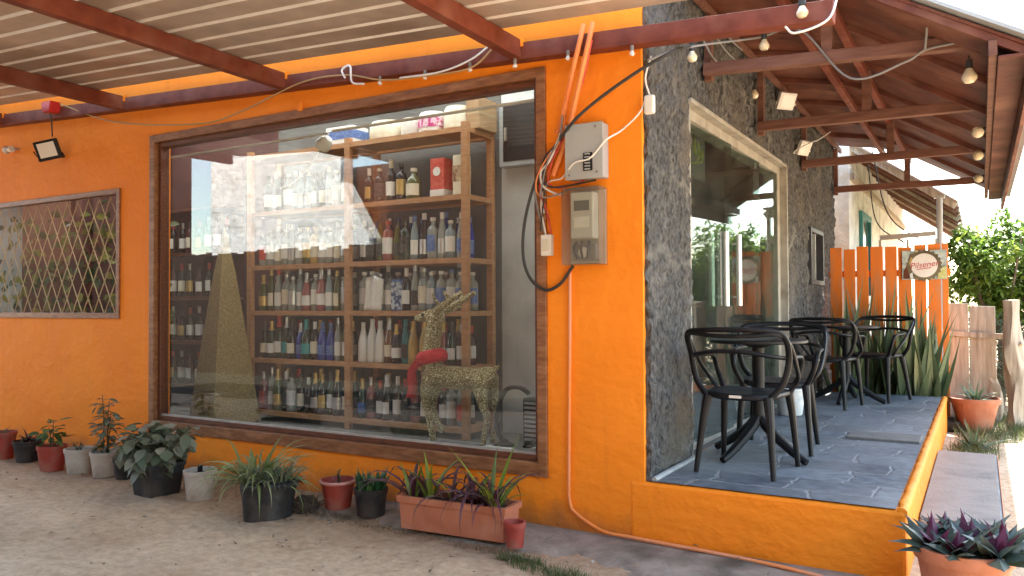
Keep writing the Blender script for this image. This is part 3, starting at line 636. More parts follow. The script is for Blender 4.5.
for x, w_ in ((.58, .05), (.865, .05)):
    b = MB(); b.bar((x, CY0, cz(x)-.075), (x, CY1, cz(x)-.075), w_, .06); b.build('purlin', MT['brown'], can, bevel=.003)
b = MB(); b.box(.045, .075, CY0, CY1, cz(.06)-.10, cz(.06)-.045); b.build('wall_plate', MT['brown_pale'], can, bevel=.003)
for (y, z0, z1) in ((1.02, 2.885, 2.80), (2.5, 2.785, 2.76), (4.37, 2.755, 2.755), (6.45, 2.745, 2.735)):
    b = MB(); b.bar((.05, y, z0), (1.68, y, z1), .07, .075); b.build('tie_beam', MT['brown_pale'], can, bevel=.004)
    xs_ = .82 if y < 2 else .875; zt = z0+(z1-z0)*xs_/1.63+.038
    b = MB(); b.box(xs_-.033, xs_+.033, y-.026, y+.026, zt, cz(xs_)-.05); b.build('strut', MT['brown_pale'], can, bevel=.003)
    b = MB(); b.box(.036, .085, y+.045, y+.10, z0-.06, 3.27); b.build('wall_stud', MT['brown_pale'], can, bevel=.003)
b = MB(); b.box(1.665, 1.705, CY0, CY1, 2.575, cz(1.69)-.03); b.build('inner_fascia', MT['brown_pale'], can, bevel=.004)
b = MB(); b.box(1.835, 1.862, CY0-.01, CY1, 2.43, 2.60); b.box(1.706, 1.834, CY0, CY1, 2.555, 2.572); b.build('outer_fascia', MT['brown_matt'], can, bevel=.004)
# ================================================================== SHELVING AND BOTTLES IN THE WINDOW
UX0, UXM, UX1, UY0, UY1 = -4.02, -2.86, -1.70, .75, 1.15
SZ = [.405, .862, 1.28, 1.68, 2.157, 2.665]
rack = thing('shelf_unit', (UX0, UY0, .32), 'big two-bay wooden shelf unit packed with bottles behind the shop window', 'shelf unit')
for (x, y) in ((UX0, UY0), (UXM, UY0), (UX1, UY0), (UX0, UY1-.045), (UXM, UY1-.045), (UX1, UY1-.045)):
    b = MB(); b.box(x-.028, x+.028, y, y+.045, .32, 2.705); b.build('upright', MT['shelfwood'], rack, bevel=.003)
for z in SZ:
    b = MB(); b.box(UX0+.029, UX1-.029, UY0+.046, UY1-.046, z-.018, z)
    b.box(UX0+.029, UXM-.029, UY0+.004, UY0+.036, z-.036, z+.004); b.box(UXM+.029, UX1-.029, UY0+.004, UY0+.036, z-.036, z+.004)
    b.box(UX0+.029, UX1-.029, UY1-.036, UY1-.004, z-.036, z+.0)
    b.box(UX1-.022, UX1+.022, UY0+.046, UY1-.046, z-.036, z+.002); b.box(UXM-.02, UXM+.02, UY0+.046, UY1-.046, z-.036, z+.0012)
    b.build('shelf', MT['shelfwood'], rack)

def gm(name, c, tr=0., rough=.08): return mat(name, c, rough=rough, trans=tr, coat=.3, spec=.6)
GL = dict(green=gm('dark_green_glass', (.012, .035, .016)), dark=gm('near_black_glass', (.010, .009, .008)), clear=gm('clear_glass', (.62, .68, .66), .55),
          blue=gm('cobalt_glass', (.015, .04, .32)), amber=gm('amber_liquor_glass', (.22, .09, .02), .2), teal=gm('teal_glass', (.02, .20, .22)), white=gm('white_lacquered_glass', (.74, .73, .70), 0, .25),
          pink=gm('rose_glass', (.42, .13, .12), .3), olive=gm('olive_glass', (.10, .11, .025), .1), pale=gm('pale_blue_glass', (.38, .52, .58), .45), gold=gm('gilt_glass', (.45, .30, .08), 0, .3), maroonb=gm('red_wine_glass', (.05, .008, .012)))
LB = dict(cream=mat('cream_paper', (.66, .60, .46), (.72, .67, .55), rough=.6, scale=30), white=mat('white_paper', (.76, .75, .71), (.70, .69, .66), rough=.6, scale=25), red=mat('red_paper', (.48, .05, .04), (.62, .12, .08), rough=.5, scale=40),
          gold=mat('gold_paper', (.55, .38, .13), rough=.35, metal=.5), blue=mat('blue_paper', (.05, .10, .32), (.15, .25, .5), rough=.5, scale=40), black=mat('black_paper', (.02, .02, .02), (.08, .07, .06), rough=.5, scale=60), teal=mat('teal_paper', (.03, .28, .30), rough=.5), silver=mat('silver_paper', (.5, .5, .5), rough=.3, metal=.7))
SHAPE = {  # radius, height, profile (fractions)
    'wine': (.037, .300, [(.9, 0), (1, .02), (1, .60), (.88, .68), (.45, .76), (.38, .80), (.38, .97), (.42, .975), (.42, 1)], (.16, .48), (.80, 1.)),
    'sparkling': (.043, .315, [(.9, 0), (1, .02), (1, .46), (.90, .56), (.62, .70), (.40, .82), (.33, .92), (.40, .93), (.38, 1)], (.14, .40), (.74, 1.)),
    'slim': (.033, .325, [(.9, 0), (1, .02), (1, .52), (.80, .66), (.50, .80), (.42, .95), (.46, .96), (.46, 1)], (.12, .44), (.86, 1.)),
    'liquor': (.042, .285, [(.92, 0), (1, .02), (1, .66), (.92, .73), (.45, .80), (.38, .84), (.38, .90), (.46, .905), (.46, 1)], (.18, .58), (.90, 1.)),
    'squat': (.055, .215, [(.9, 0), (1, .03), (1, .55), (.85, .68), (.40, .78), (.34, .86), (.42, .87), (.42, 1)], (.14, .50), (.86, 1.)),
}
_bc = {}
def bottle_src(shape, glass, label, cap):
    key = (shape, glass, label, cap)
    if key in _bc: return _bc[key]
    r, h, prof, lb, cp = SHAPE[shape]
    P = [(a*r, z*h) for a, z in prof]
    root = MB().lathe(P, 14).build('bottle', GL[glass], smooth=True, angle=50)
    def rad(u):
        for (a0, z0), (a1, z1) in zip(prof, prof[1:]):
            if u <= z1: return r*(a0+(a1-a0)*(u-z0)/max(1e-6, z1-z0))
        return prof[-1][0]*r
    if label:
        l = MB().lathe([(rad(lb[0])+.0008, lb[0]*h), (rad(lb[1])+.0008, lb[1]*h)], 10, a0=R(-165), a1=R(-15)).build('paper_label', LB[label], root, smooth=True, world=False)
    if cap:
        us = [cp[0]+(cp[1]-cp[0])*k/4 for k in range(5)]
        MB().lathe([(rad(u)+.001, u*h) for u in us]+[(1e-5, h+.001)], 12).build('cap', LB[cap], root, smooth=True, world=False, angle=50)
    _bc[key] = (root, [False]); return _bc[key]
ORD = ['first', 'second', 'third', 'fourth', 'fifth', 'sixth', 'seventh', 'eighth', 'ninth', 'tenth', 'eleventh', 'twelfth']
GN = dict(green='dark green', dark='black', clear='clear', blue='cobalt blue', amber='amber', teal='teal', white='white', pink='rose', olive='olive', pale='pale blue', gold='gilt', maroonb='deep red')
SN = dict(wine='wine bottle', sparkling='sparkling bottle', slim='slim bottle', liquor='liquor bottle', squat='squat bottle')
def put_bottle(spec, x, y, z, label, group, ry=0):
    root, used = bottle_src(*spec)
    o = root if not used[0] else copy_tree(root)
    used[0] = True; o.location = (x, y, z+.0015); o.rotation_euler = (0, 0, ry); s_ = rb.uniform(1.02, 1.16); o.scale = (s_, s_, s_*rb.uniform(.95, 1.05)); tag(o, label, 'bottle', group)
rb = random.Random(3)
def row(specs, x0, x1, y, z, where, group):
    if where.startswith(('bottom', 'second', 'third', 'fourth', 'fifth shelf up, left')) and 'rack' not in where and len(specs) > 5:
        specs = list(specs)
        while len(specs) < 12: specs.insert(rb.randrange(1, len(specs)), rb.choice([s_ for s_ in specs if s_]))
    n = len(specs)
    for i, sp in enumerate(specs):
        if sp is None: continue
        pos = 'in back row' if where.startswith('back') else 'from left'
        x = x0+(x1-x0)*(i+.5)/n+rb.uniform(-.008, .008)
        lab = '%s %s%s, %s %s, %s' % (GN[sp[1]], SN[sp[0]], (' with %s label' % sp[2]) if sp[2] else '', ORD[i], pos, where.replace('back row of ', ''))
        put_bottle(sp, x, y+rb.uniform(-.012, .012), z, lab, group, rb.uniform(-.5, .9))
W_, SP, SL, LQ, SQ = 'wine', 'sparkling', 'slim', 'liquor', 'squat'
BL = [(W_, 'pink', 'red', 'silver'), (SL, 'clear', 'white', 'silver'), (SP, 'olive', 'gold', 'gold'), (LQ, 'clear', 'white', 'black'), (W_, 'dark', 'black', 'white'), (SP, 'dark', 'silver', 'gold'), (W_, 'dark', 'gold', 'gold'), (W_, 'green', 'white', 'black'), (W_, 'dark', 'cream', 'black')]
BR = [(SP, 'green', 'blue', 'gold'), (W_, 'pink', 'black', 'silver'), (SP, 'dark', 'white', 'white'), (W_, 'dark', 'white', 'white'), (W_, 'dark', 'black', 'red'), (W_, 'dark', 'cream', 'black'), (W_, 'dark', 'white', 'red'), (LQ, 'clear', 'white', 'silver'), (SL, 'clear', 'red', 'red')]
CL = [(SP, 'dark', 'cream', 'black'), (SP, 'green', 'white', 'gold'), (SP, 'green', 'white', 'red'), (SP, 'green', 'teal', 'silver'), (SP, 'blue', 'blue', 'silver'), (SP, 'green', 'teal', 'teal'), (W_, 'dark', 'cream', 'white'), (SP, 'blue', 'blue', 'blue'), (SL, 'clear', 'white', 'silver'), (SL, 'olive', 'white', 'black')]
CR_ = [(SP, 'white', None, 'white'), (SP, 'white', None, 'white'), (SP, 'white', None, 'white'), (SP, 'amber', 'cream', 'silver'), (SP, 'dark', 'white', 'gold'), (SL, 'teal', 'black', 'teal'), (SP, 'gold', 'gold', 'gold'), (SP, 'pink', 'cream', 'gold'), (SP, 'green', 'white', 'black'), (W_, 'maroonb', 'white', 'silver')]
DL = [(SP, 'olive', 'gold', 'gold'), (SL, 'olive', 'cream', 'gold'), (SL, 'clear', 'white', 'red'), (LQ, 'clear', 'cream', 'silver'), (SP, 'pink', 'white', 'silver'), (LQ, 'clear', 'white', 'white'), (SL, 'pale', 'white', 'silver'), (LQ, 'clear', 'silver', 'silver')]
DR = [(LQ, 'clear', 'silver', 'white'), (LQ, 'pale', 'white', 'white'), (LQ, 'clear', 'white', 'black'), None, (W_, 'dark', 'white', 'white'), (SL, 'clear', 'black', 'silver'), (LQ, 'clear', 'cream', 'silver'), (LQ, 'pale', 'silver', 'white'), (LQ, 'clear', 'white', 'blue'), (LQ, 'clear', 'blue', 'white')]
EL = [(LQ, 'clear', 'red', 'white'), (LQ, 'clear', 'white', 'silver'), (SL, 'clear', 'silver', 'silver'), (LQ, 'olive', 'gold', 'gold'), (LQ, 'gold', 'cream', 'gold'), (LQ, 'clear', 'white', 'white'), (SL, 'clear', 'cream', 'silver'), (LQ, 'clear', 'silver', 'silver')]
ER = [(SL, 'dark', 'silver', 'white'), (LQ, 'dark', 'black', 'white'), (LQ, 'pink', 'white', 'red'), (SL, 'olive', 'black', 'black'), (LQ, 'green', 'black', 'black'), (SL, 'pale', 'white', 'blue'), (LQ, 'clear', 'blue', 'white'), (SL, 'clear', 'silver', 'white'), (LQ, 'pale', 'white', 'white'), (SL, 'clear', 'blue', 'white')]
names = ['bottom shelf', 'second shelf up', 'third shelf up', 'fourth shelf up']
for k, (L_, R_) in enumerate(((BL, BR), (CL, CR_), (DL, DR), (EL, ER))):
    z = SZ[k]+.002
    row(L_, UX0+.05, UXM-.05, UY0+.10, z, names[k]+', left bay', 'bottles on the window shelves')
    row(R_, UXM+.05, UX1-.05, UY0+.10, z, names[k]+', right bay', 'bottles on the window shelves')
    back = [((W_, 'dark', 'cream', 'black') if k < 2 else (LQ, 'clear', 'white', 'silver')), ((SP, 'green', 'white', 'gold') if k < 2 else (SL, 'pale', 'white', 'white')), (W_, 'dark', 'white', 'red') if k < 2 else (LQ, 'clear', 'blue', 'white')]
    row([back[i % 3] for i in range(8)], UX0+.06, UXM-.06, UY0+.235, z, 'back row of %s, left bay' % names[k], 'bottles at the back of the shelves')
    if k == 3: back = [(SL, 'blue', 'blue', 'blue'), (SL, 'blue', None, 'silver')]
    if k == 1: back = [(W_, 'maroonb', 'white', 'red'), (SP, 'pink', 'cream', 'gold')]
    row([back[i % len(back)] for i in range(9)], UXM+.06, UX1-.04, UY0+.245, z, 'back row of %s, right bay' % names[k], 'bottles at the back of the shelves')
row([(W_, 'dark', 'cream', 'black'), (LQ, 'clear', 'white', 'white'), (SL, 'pale', 'silver', 'white'), (W_, 'green', 'white', 'black'), (LQ, 'clear', 'cream', 'white'), (SL, 'clear', 'white', 'silver')], UX0+.06, UXM-.1, UY0+.14, SZ[4]+.002, 'fifth shelf up, left bay', 'bottles on the window shelves')
row([(W_, 'dark', 'gold', 'white'), (LQ, 'dark', 'black', 'cream'), (W_, 'dark', 'white', 'cream'), (LQ, 'dark', 'gold', 'black')], UXM+.06, UXM+.52, UY0+.14, SZ[4]+.002, 'fifth shelf up, right bay', 'bottles on the window shelves')
put_bottle((SQ, 'olive', 'cream', 'cream'), UXM+.60, UY0+.12, SZ[4]+.002, 'squat olive bottle with cream label beside the red gift box, fifth shelf up', 'bottles on the window shelves')

def carton(name, x, y, z, w, d, h, m_, m2, label, cat='box', rz=0, band=(.35, .75)):
    t = thing(name, (x, y, z), label, cat, 'boxes and packs on the shelf unit', rz)
    MB().box(-w/2, w/2, -d/2, d/2, 0, h).build('body', m_, t, world=False, bevel=.006)
    MB().box(-w/2-.0015, w/2+.0015, -d/2-.0015, d/2+.0015, h*band[0], h*band[1]).build('printed_band', m2, t, world=False)
    MB().box(-w/2+.004, w/2-.004, -d/2+.004, d/2-.004, h, h+.004).build('flap', m_, t, world=False)
    return t
def roundel(t, w, d, h, m_, z, r):
    b = MB(); b.lathe([(1e-5, 0), (r, 0), (r, .002), (1e-5, .002)], 16, (0, -d/2-.0035, z), M=Matrix.Rotation(R(90), 3, 'X')); b.build('emblem', m_, t, world=False)
zt = SZ[4]+.003
c1 = carton('gift_box', -1.99, .87, zt, .13, .12, .30, LB['red'], LB['white'], 'dark red gift box with white band beside the squat bottle', band=(.02, .2)); roundel(c1, .13, .12, .3, LB['white'], .20, .035)
c1 = carton('gift_box', -1.80, .87, zt, .10, .10, .31, LB['cream'], mat('brown_print', (.20, .07, .04), (.62, .50, .30), rough=.5, scale=26), 'brown and cream patterned gift box against the right front upright'); 
carton('gift_box', -1.98, 1.03, zt, .12, .10, .28, LB['red'], LB['black'], 'plain dark red gift box in the back row behind the others', band=(.1, .3))
zt = SZ[5]+.006
carton('pack', -2.99, .90, zt, .30, .2, .15, LB['white'], LB['blue'], 'white and blue carton on top of the shelf unit left of the cream sacks', band=(.3, .8))
def sack(x, y, z, w, d, h, m_, label, band=None):
    t = thing('sack', (x, y, z), label, 'sack', 'boxes and packs on the shelf unit')
    prof = [(.86, 0), (1, .1), (1.03, .4), (.98, .75), (.86, .95), (.5, 1.0), (1e-4, 1.0)]
    b = MB(); b.lathe([(a*.5, zz*h) for a, zz in prof], 16, sx=w, sy=d)
    for v in b.v: v += Vector((mnoise.noise(v*14+Vector((x, 0, 0))), mnoise.noise(v*12), 0))*.012
    b.build('bag', m_, t, smooth=True, world=False)
    if band:
        b = MB(); b.lathe([(.506*1.03, .25*h), (.518, .40*h), (.512, .7*h)], 16, sx=w*1.03, sy=d*1.03, cap=False); b.build('printed_band', band, t, smooth=True, world=False)
sack(-2.58, .92, zt, .30, .22, .17, LB['cream'], 'cream sack on top of the shelf unit beside the blue carton')
sack(-2.30, .92, zt, .20, .2, .16, mat('grey_white_sack', (.55, .53, .48), (.62, .6, .55), rough=.7), 'greyish white sack between the cream sack and pink pack on top of the shelves')
sack(-2.10, .90, zt, .22, .2, .18, LB['white'], 'white pack with magenta printed band on top of the shelf unit', mat('magenta_print', (.45, .03, .18), (.7, .5, .58), rough=.5, scale=30, lo=.45, hi=.55))
sack(-1.87, .92, zt, .22, .22, .20, LB['cream'], 'cream pleated bag beside the brown carton on top of the shelves')
carton('pack', -1.70, 1.0, zt, .12, .26, .24, mat('kraft_card', (.33, .20, .10), (.40, .26, .14), rough=.7), mat('kraft_tape', (.42, .30, .17), rough=.4), 'brown cardboard carton at the right end on top of the shelf unit', band=(.45, .55))
c1 = carton('gift_box', -2.385, .86, SZ[2]+.003, .115, .10, .25, LB['blue'], mat('blue_lattice_print', (.04, .07, .18), (.45, .52, .60), rough=.4, scale=34, lo=.45, hi=.55), 'dark blue patterned gift box among clear bottles on the third shelf up', band=(.05, .92))
t = thing('paper_bag', (-2.62, .79, SZ[2]+.003), 'crumpled white paper bag leaning before the bottles on the third shelf up', 'paper bag')
b = MB()
for i in range(9):
    for j in range(9):
        u, v = i/8, j/8; b.v.append(Vector((-.085+.17*u+.03*v, -.01+.02*math.sin(u*7)+.012*mnoise.noise((u*5, v*5, 0))+.06*v*0, .27*v+.02*math.sin(u*4)*v)))
for i in range(8):
    for j in range(8): k = i*9+j; b.f.append((k, k+9, k+10, k+1)); b.mi.append(0)
o = b.build('bag', LB['white'], t, smooth=True, world=False); o.modifiers.new('s', 'SOLIDIFY').thickness = .03

# dim wine rack on the maroon wall at the left
wr = thing('wine_rack', (-5.2, 1.1, .32), 'dim wall rack of wine bottles left of the golden cone', 'wine rack')
rz_ = [.55, .98, 1.42, 1.86]
b = MB(); b.box(-5.74, -4.60, 1.195, 1.215, .36, 2.55); b.build('back_panel', MT['maroon'], wr)
for z in rz_+[2.3]:
    b = MB(); b.box(-5.74, -4.60, .98, 1.19, z-.03, z); b.build('shelf', MT['frame_dark'], wr)
for k, z in enumerate(rz_):
    row([(W_, 'dark' if (i+k) % 3 else 'maroonb', ['cream', 'white', 'white', 'gold'][(i*3+k) % 4], ['black', 'red', 'silver'][(i+k) % 3]) for i in range(8)], -5.72, -4.62, 1.08, z+.002, '%s shelf of left rack' % ['bottom', 'second', 'third', 'top'][k], 'wine bottles on the left rack')

# golden cone shaped tree
t = thing('golden_cone', (-4.06, .52, .318), 'tall golden glitter cone tree standing left of the shelf unit', 'decoration')
GOLD = mat('gold_glitter', (.26, .185, .055), (1.0, .90, .56), rough=.32, metal=.5, scale=95, bump=1.0, bscale=120, bdist=.05, lo=.44, hi=.64)  # glitter's sparkle put into the colour as pale flecks
GOLD2 = mat('gold_mesh_cloth', (.17, .115, .035), (.36, .26, .09), rough=.55, metal=.35, scale=90, bump=.8, bscale=110, bdist=.02, lo=.35, hi=.65)
b = MB(); n = 40
b.lathe([(.345, .02), (.335, .06), (.215, .72), (.11, 1.28), (.012, 1.68), (1e-4, 1.70)], 4, rot=R(28), sx=1, sy=.82)
o = b.build('cone', GOLD2, t, world=False, bevel=.03)
MB().lathe([(.29, 0), (.29, .025), (.25, .03)], 16).build('base', GOLD2, t, world=False)

# glitter reindeer with red scarf
t = thing('reindeer_figure', (-1.70, .50, .366), 'golden glitter reindeer with red scarf standing before the shelves', 'decoration')
def skin(name, V, E, rads, mt, parent, sub=1, root=0):
    me = bpy.data.meshes.new(name); me.from_pydata(V, E, []); me.materials.append(mt)
    o = bpy.data.objects.new(name, me); COL.objects.link(o); o.parent = parent
    md = o.modifiers.new('skin', 'SKIN'); 
    if not me.skin_vertices: me.attributes.new('skin', 'FLOAT', 'POINT')
    return o, md
def tubes_mesh(chains, name, mt, parent, nz=.012, smooth=True):
    """one continuous body: chains of tubes welded by voxel remesh"""
    b = MB()
    for pts, rr in chains:
        P = cr(pts, 5); m_ = len(P); r_ = []
        for i in range(m_):
            u = i/(m_-1)*(len(rr)-1); k = min(int(u), len(rr)-2); r_.append(rr[k]+(rr[k+1]-rr[k])*(u-k))
        b.tube(P, r_, 10)
        b.ball(P[0], r_[0], 10); b.ball(P[-1], r_[-1], 10)
    o = b.build(name, mt, parent, world=False)
    md = o.modifiers.new('weld', 'REMESH'); md.mode = 'VOXEL'; md.voxel_size = nz; md.use_smooth_shade = True
    return o
y1, y2 = -.075, .075
tubes_mesh([
    ([(.36, 0, .46), (.20, 0, .44), (.0, 0, .45), (-.11, 0, .47)], [.075, .085, .085, .088]),       # trunk
    ([(-.10, 0, .47), (-.12, 0, .60), (-.10, 0, .75), (-.095, 0, .84)], [.085, .068, .062, .058]),   # neck
    ([(-.06, 0, .87), (-.13, 0, .885), (-.20, 0, .87), (-.245, 0, .865)], [.055, .05, .036, .026]),   # head
    ([(-.09, y1, .44), (-.12, y1, .30), (-.085, y1, .16), (-.05, y1, .01)], [.055, .036, .026, .024]),
    ([(-.09, y2, .44), (-.16, y2, .29), (-.15, y2, .18), (-.085, y2, .05)], [.055, .036, .026, .024]),
    ([(.34, y1, .44), (.37, y1, .28), (.40, y1, .19), (.37, y1, .01)], [.06, .036, .024, .022]),
    ([(.34, y2, .44), (.36, y2, .28), (.39, y2, .19), (.35, y2, .01)], [.06, .036, .024, .022]),
    ([(-.05, -.03, .91), (.0, -.10, .93), (.05, -.13, .95)], [.02, .02, .008]), ([(-.05, .03, .91), (.0, .10, .93), (.05, .13, .95)], [.02, .02, .008]),
    ([(.40, 0, .50), (.45, 0, .54)], [.028, .012]),
], 'body', GOLD, t, .011)
for s_ in (-1, 1):
    b = MB(); b.tube(cr([(-.07, s_*.025, .91), (.02, s_*.06, .955), (.11, s_*.08, 1.0), (.20, s_*.085, 1.05)], 5), [.03, .018], 8)
    b.tube([(-.0, s_*.06, .955), (-.04, s_*.10, 1.04)], [.014, .006], 8); b.tube([(.09, s_*.075, .99), (.07, s_*.11, 1.06)], [.018, .009], 8)
    b.build('antler', GOLD, t, smooth=True, world=False)
    MB().ball((-.165, s_*.044, .892), .012).build('eye', MT['rubber'], t, smooth=True, world=False)
SC = mat('red_felt', (.42, .012, .02), (.52, .02, .03), rough=.85, scale=30, bump=.5, bscale=90)
b = MB(); b.lathe([(.095, -.05), (.118, -.03), (.122, .0), (.112, .03), (.085, .05)], 18, (-.118, 0, .585), M=Matrix.Rotation(R(-14), 3, 'Y'), cap=False)
sc = b.build('scarf', SC, t, smooth=True, world=False)
b = MB(); b.tube(cr([(-.17, -.09, .56), (-.22, -.10, .48), (-.22, -.09, .38), (-.235, -.09, .30)], 4), [.04, .05], 8, flat=.3); b.build('scarf_tail', SC, sc, smooth=True, world=False)

# heater, arched tube lamp, white tray, dark wall panel
t = thing('fan_heater', (-.93, .50, .376), 'black louvred heater box on the sill in the window corner', 'heater')
b = MB(); b.box(-.10, .10, -.055, .055, .02, .33); b.build('case', MT['black'], t, world=False, bevel=.012)
b = MB()
for k in range(9): b.box(-.082, .082, -.063, -.0565, .05+.03*k, .066+.03*k)
b.build('grille', MT['grey_box'], t, world=False)
for x in (-.07, .07): MB().box(x-.02, x+.02, -.07, .07, 0, .019).build('foot', MT['black'], t, world=False)
t = thing('arched_hose', (-1.15, .42, .376), 'black arched hose rising behind the sill beside the heater', 'hose')
b = MB(); b.tube(cr([(-.02, .02, .02), (-.08, .02, .12), (-.06, .02, .27), (.0, .02, .38), (.10, .02, .40), (.17, .03, .36)], 6), .016, 8); b.build('hose', MT['rubber'], t, smooth=True, world=False)
MB().lathe([(.07, 0), (.07, .015), (.03, .03), (.018, .05)], 16, (-.02, .02, 0)).build('base', MT['rubber'], t, smooth=True, world=False)
a = at(498, 449, 2, .38); b = MB(); b.box(a.x-.11, a.x+.11, a.y-.03, a.y+.03, .374, .392); tag(b.build('tray', MT['whiteplastic'], bevel=.004), 'narrow white tray lying on the sill at the window right', 'tray')
t = thing('wall_cabinet', (-1.30, 1.21, 2.42), 'dark grey cabinet high on the grey partition right of the shelves', 'cabinet')
b = MB(); b.box(-.31, .33, -.10, 0, -.02, .47); b.build('case', MT['grey_box'], t, world=False, bevel=.006)
b = MB(); b.box(-.27, .32, -.106, -.101, .02, .45); b.build('door', MT['black'], t, world=False)
b = MB(); b.box(-.25, -.23, -.125, -.107, .18, .28); b.build('handle', MT['steel'], t, world=False)
a = at(325, 143, 1, .16); t = thing('lamp_holder', a, 'small white lamp holder with trailing white wire under the curtain track', 'lamp holder')
b = MB(); b.lathe([(.052, -.05), (.06, -.03), (.05, .02), (.03, .05), (1e-4, .055)], 14, M=Matrix.Rotation(R(55), 3, 'Y')); b.build('cup', MT['whiteplastic'], t, smooth=True, world=False)
b = MB(); b.tube(cr([(-.03, 0, -.02), (-.16, 0, -.16), (-.33, .0, -.27), (-.46, 0, -.30)], 5), .0055, 6); b.build('wire', MT['wire_white'], t, smooth=True, world=False)
# dark emblem board hanging inside the door: a green-yellow flourish on black
t = thing('emblem_board', (-.30, 1.0, 2.35), 'black board with green and yellow flourish hanging inside the glass door', 'sign')
a0 = at(694, 148, 0, -.2)
t.location = (-.20, a0.y+.05, a0.z)
b = MB(); b.box(-.02, 0, -.20, .22, -.22, .24); b.build('board', MT['dark_in'], t, world=False)
GY = mat('green_yellow_paint', (.30, .42, .05), (.62, .58, .10), rough=.5, scale=14)
b = MB()
for pts in ([(.004, -.10, -.12), (.004, -.02, -.10), (.004, .06, -.03), (.004, .03, .06)], [(.004, -.04, -.05), (.004, -.07, .04), (.004, -.02, .12)], [(.004, .03, -.10), (.004, .12, -.07), (.004, .14, .02)]):
    b.tube(cr(pts, 5), [.022, .008], 6, flat=.4)
b.build('emblem', GY, t, smooth=True, world=False)
# counter and shelving seen dimly through the door
t = thing('counter', (-1.6, 3.6, .318), 'dark wooden shop counter dimly seen through the glass door', 'counter')
b = MB(); b.box(-.35, .35, -1.3, 1.3, 0, .95); b.build('body', MT['frame_dark'], t, world=False, bevel=.01)
b = MB(); b.box(-.40, .40, -1.35, 1.35, .951, .99); b.build('top', MT['shelfwood'], t, world=False, bevel=.008)

# ================================================================== CHAIRS AND TABLES ON THE TERRACE
def make_chair():
    t = thing('cafe_chair', (0, 0, HP), None, 'chair', 'black armchairs on the terrace')
    b = MB(); n = 28; top = []
    def ring(k, z):
        P = []
        for i in range(n):
            a = 2*math.pi*i/n; c, s = math.cos(a), math.sin(a); e = 2/3.2
            P.append((.225*k*math.copysign(abs(c)**e, c)*(1.0+.05*s), .215*k*math.copysign(abs(s)**e, s), z-.012*(1-abs(c))*max(0, -s)*0+.010*abs(c)*k))
        return P
    rings = [ring(.90, .418), ring(1.0, .430), ring(1.0, .446), ring(.96, .456), ring(.6, .446), ring(.01, .444)]
    for r_ in rings: b.v += [Vector(p) for p in r_]
    for q in range(5):
        for i in range(n): b.f.append((q*n+i, q*n+(i+1) % n, (q+1)*n+(i+1) % n, (q+1)*n+i)); b.mi.append(0)
    b.f.append(tuple(reversed(range(n)))); b.mi.append(0)
    b.build('seat', MT['black'], t, smooth=True, world=False, angle=60)
    for s_ in (-1, 1):
        MB().tube(cr([(s_*.195, .165, .44), (s_*.208, .19, .30), (s_*.228, .222, .0)], 5), [.027, .015], 10).build('leg', MT['black'], t, smooth=True, world=False)
        MB().tube(cr([(s_*.175, -.175, .44), (s_*.195, -.205, .28), (s_*.222, -.25, .0)], 5), [.029, .015], 10).build('leg', MT['black'], t, smooth=True, world=False)
    mir = lambda P: P+[(-x, y, z) for x, y, z in reversed(P[:-1])]
    MB().tube(cr(mir([(.185, -.17, .435), (.255, -.15, .53), (.285, -.15, .68), (.27, -.235, .80), (.14, -.30, .822), (0, -.315, .826)]), 6), .0135, 10, flat=1.35).build('back_rail', MT['black'], t, smooth=True, world=False)
    MB().tube(cr(mir([(.195, .165, .43), (.25, .20, .55), (.268, .165, .645), (.272, .02, .662), (.265, -.13, .665), (.215, -.245, .68), (.10, -.29, .70), (0, -.30, .705)]), 6), .0125, 10, flat=1.35).build('arm_rail', MT['black'], t, smooth=True, world=False)
    MB().tube(cr(mir([(.205, .10, .435), (.265, .10, .52), (.285, .0, .61), (.288, -.15, .745), (.25, -.255, .80), (.12, -.295, .792), (0, -.308, .788)]), 6), .0125, 10).build('cross_rail', MT['black'], t, smooth=True, world=False)
    MB().box(-.035, .035, -.2165, -.2135, .434, .450).build('maker_tag', MT['whiteplastic'], t, world=False)
    return t
ch0 = make_chair()
CH = [((.42, .585), R(-4), 'black curvy armchair nearest the terrace front edge, its back to the yard'),
      ((.43, 1.36), R(184), 'black curvy armchair on the far side of the near table, facing the yard'),
      ((.37, 3.83), R(-10), 'black curvy armchair before the far table, its back to the yard'),
      ((.70, 4.55), R(160), 'black curvy armchair beside the snake plants at the far table')]
for i, ((x, y), r_, lab) in enumerate(CH):
    o = ch0 if i == 0 else copy_tree(ch0)
    o.location = (x, y, HP+.006); o.rotation_euler = (0, 0, r_); o['label'] = lab
def make_table():
    t = thing('pedestal_table', (0, 0, HP), None, 'table', 'pedestal tables on the terrace')
    b = MB(); b.lathe([(.29, .722), (.30, .727), (.30, .741), (.292, .745), (1e-4, .745)], 40); b.lathe([(.0001, .722), (.29, .722)], 40, cap=False); b.build('tabletop', MT['black'], t, smooth=True, world=False, angle=40)
    b = MB(); b.lathe([(.05, .20), (.042, .25), (.038, .40), (.038, .69), (.07, .70), (.12, .721)], 16); b.build('column', MT['black_metal'], t, smooth=True, world=False)
    for k in range(4):
        a = R(245+90*k); c, s = math.cos(a), math.sin(a)
        MB().tube(cr([(c*.01, s*.01, .25), (c*.09, s*.09, .17), (c*.24, s*.24, .07), (c*.345, s*.345, .016)], 5), [.036, .022], 8).build('leg', MT['black_metal'], t, smooth=True, world=False)
        MB().lathe([(.012, 0), (.014, .012)], 8, (c*.335, s*.335, 0)).build('foot', MT['rubber'], t, world=False)
    return t
t0 = make_table(); t0.location = (.39, .985, HP+.006); t0['label'] = 'black pedestal table with splayed feet between the two nearer chairs'
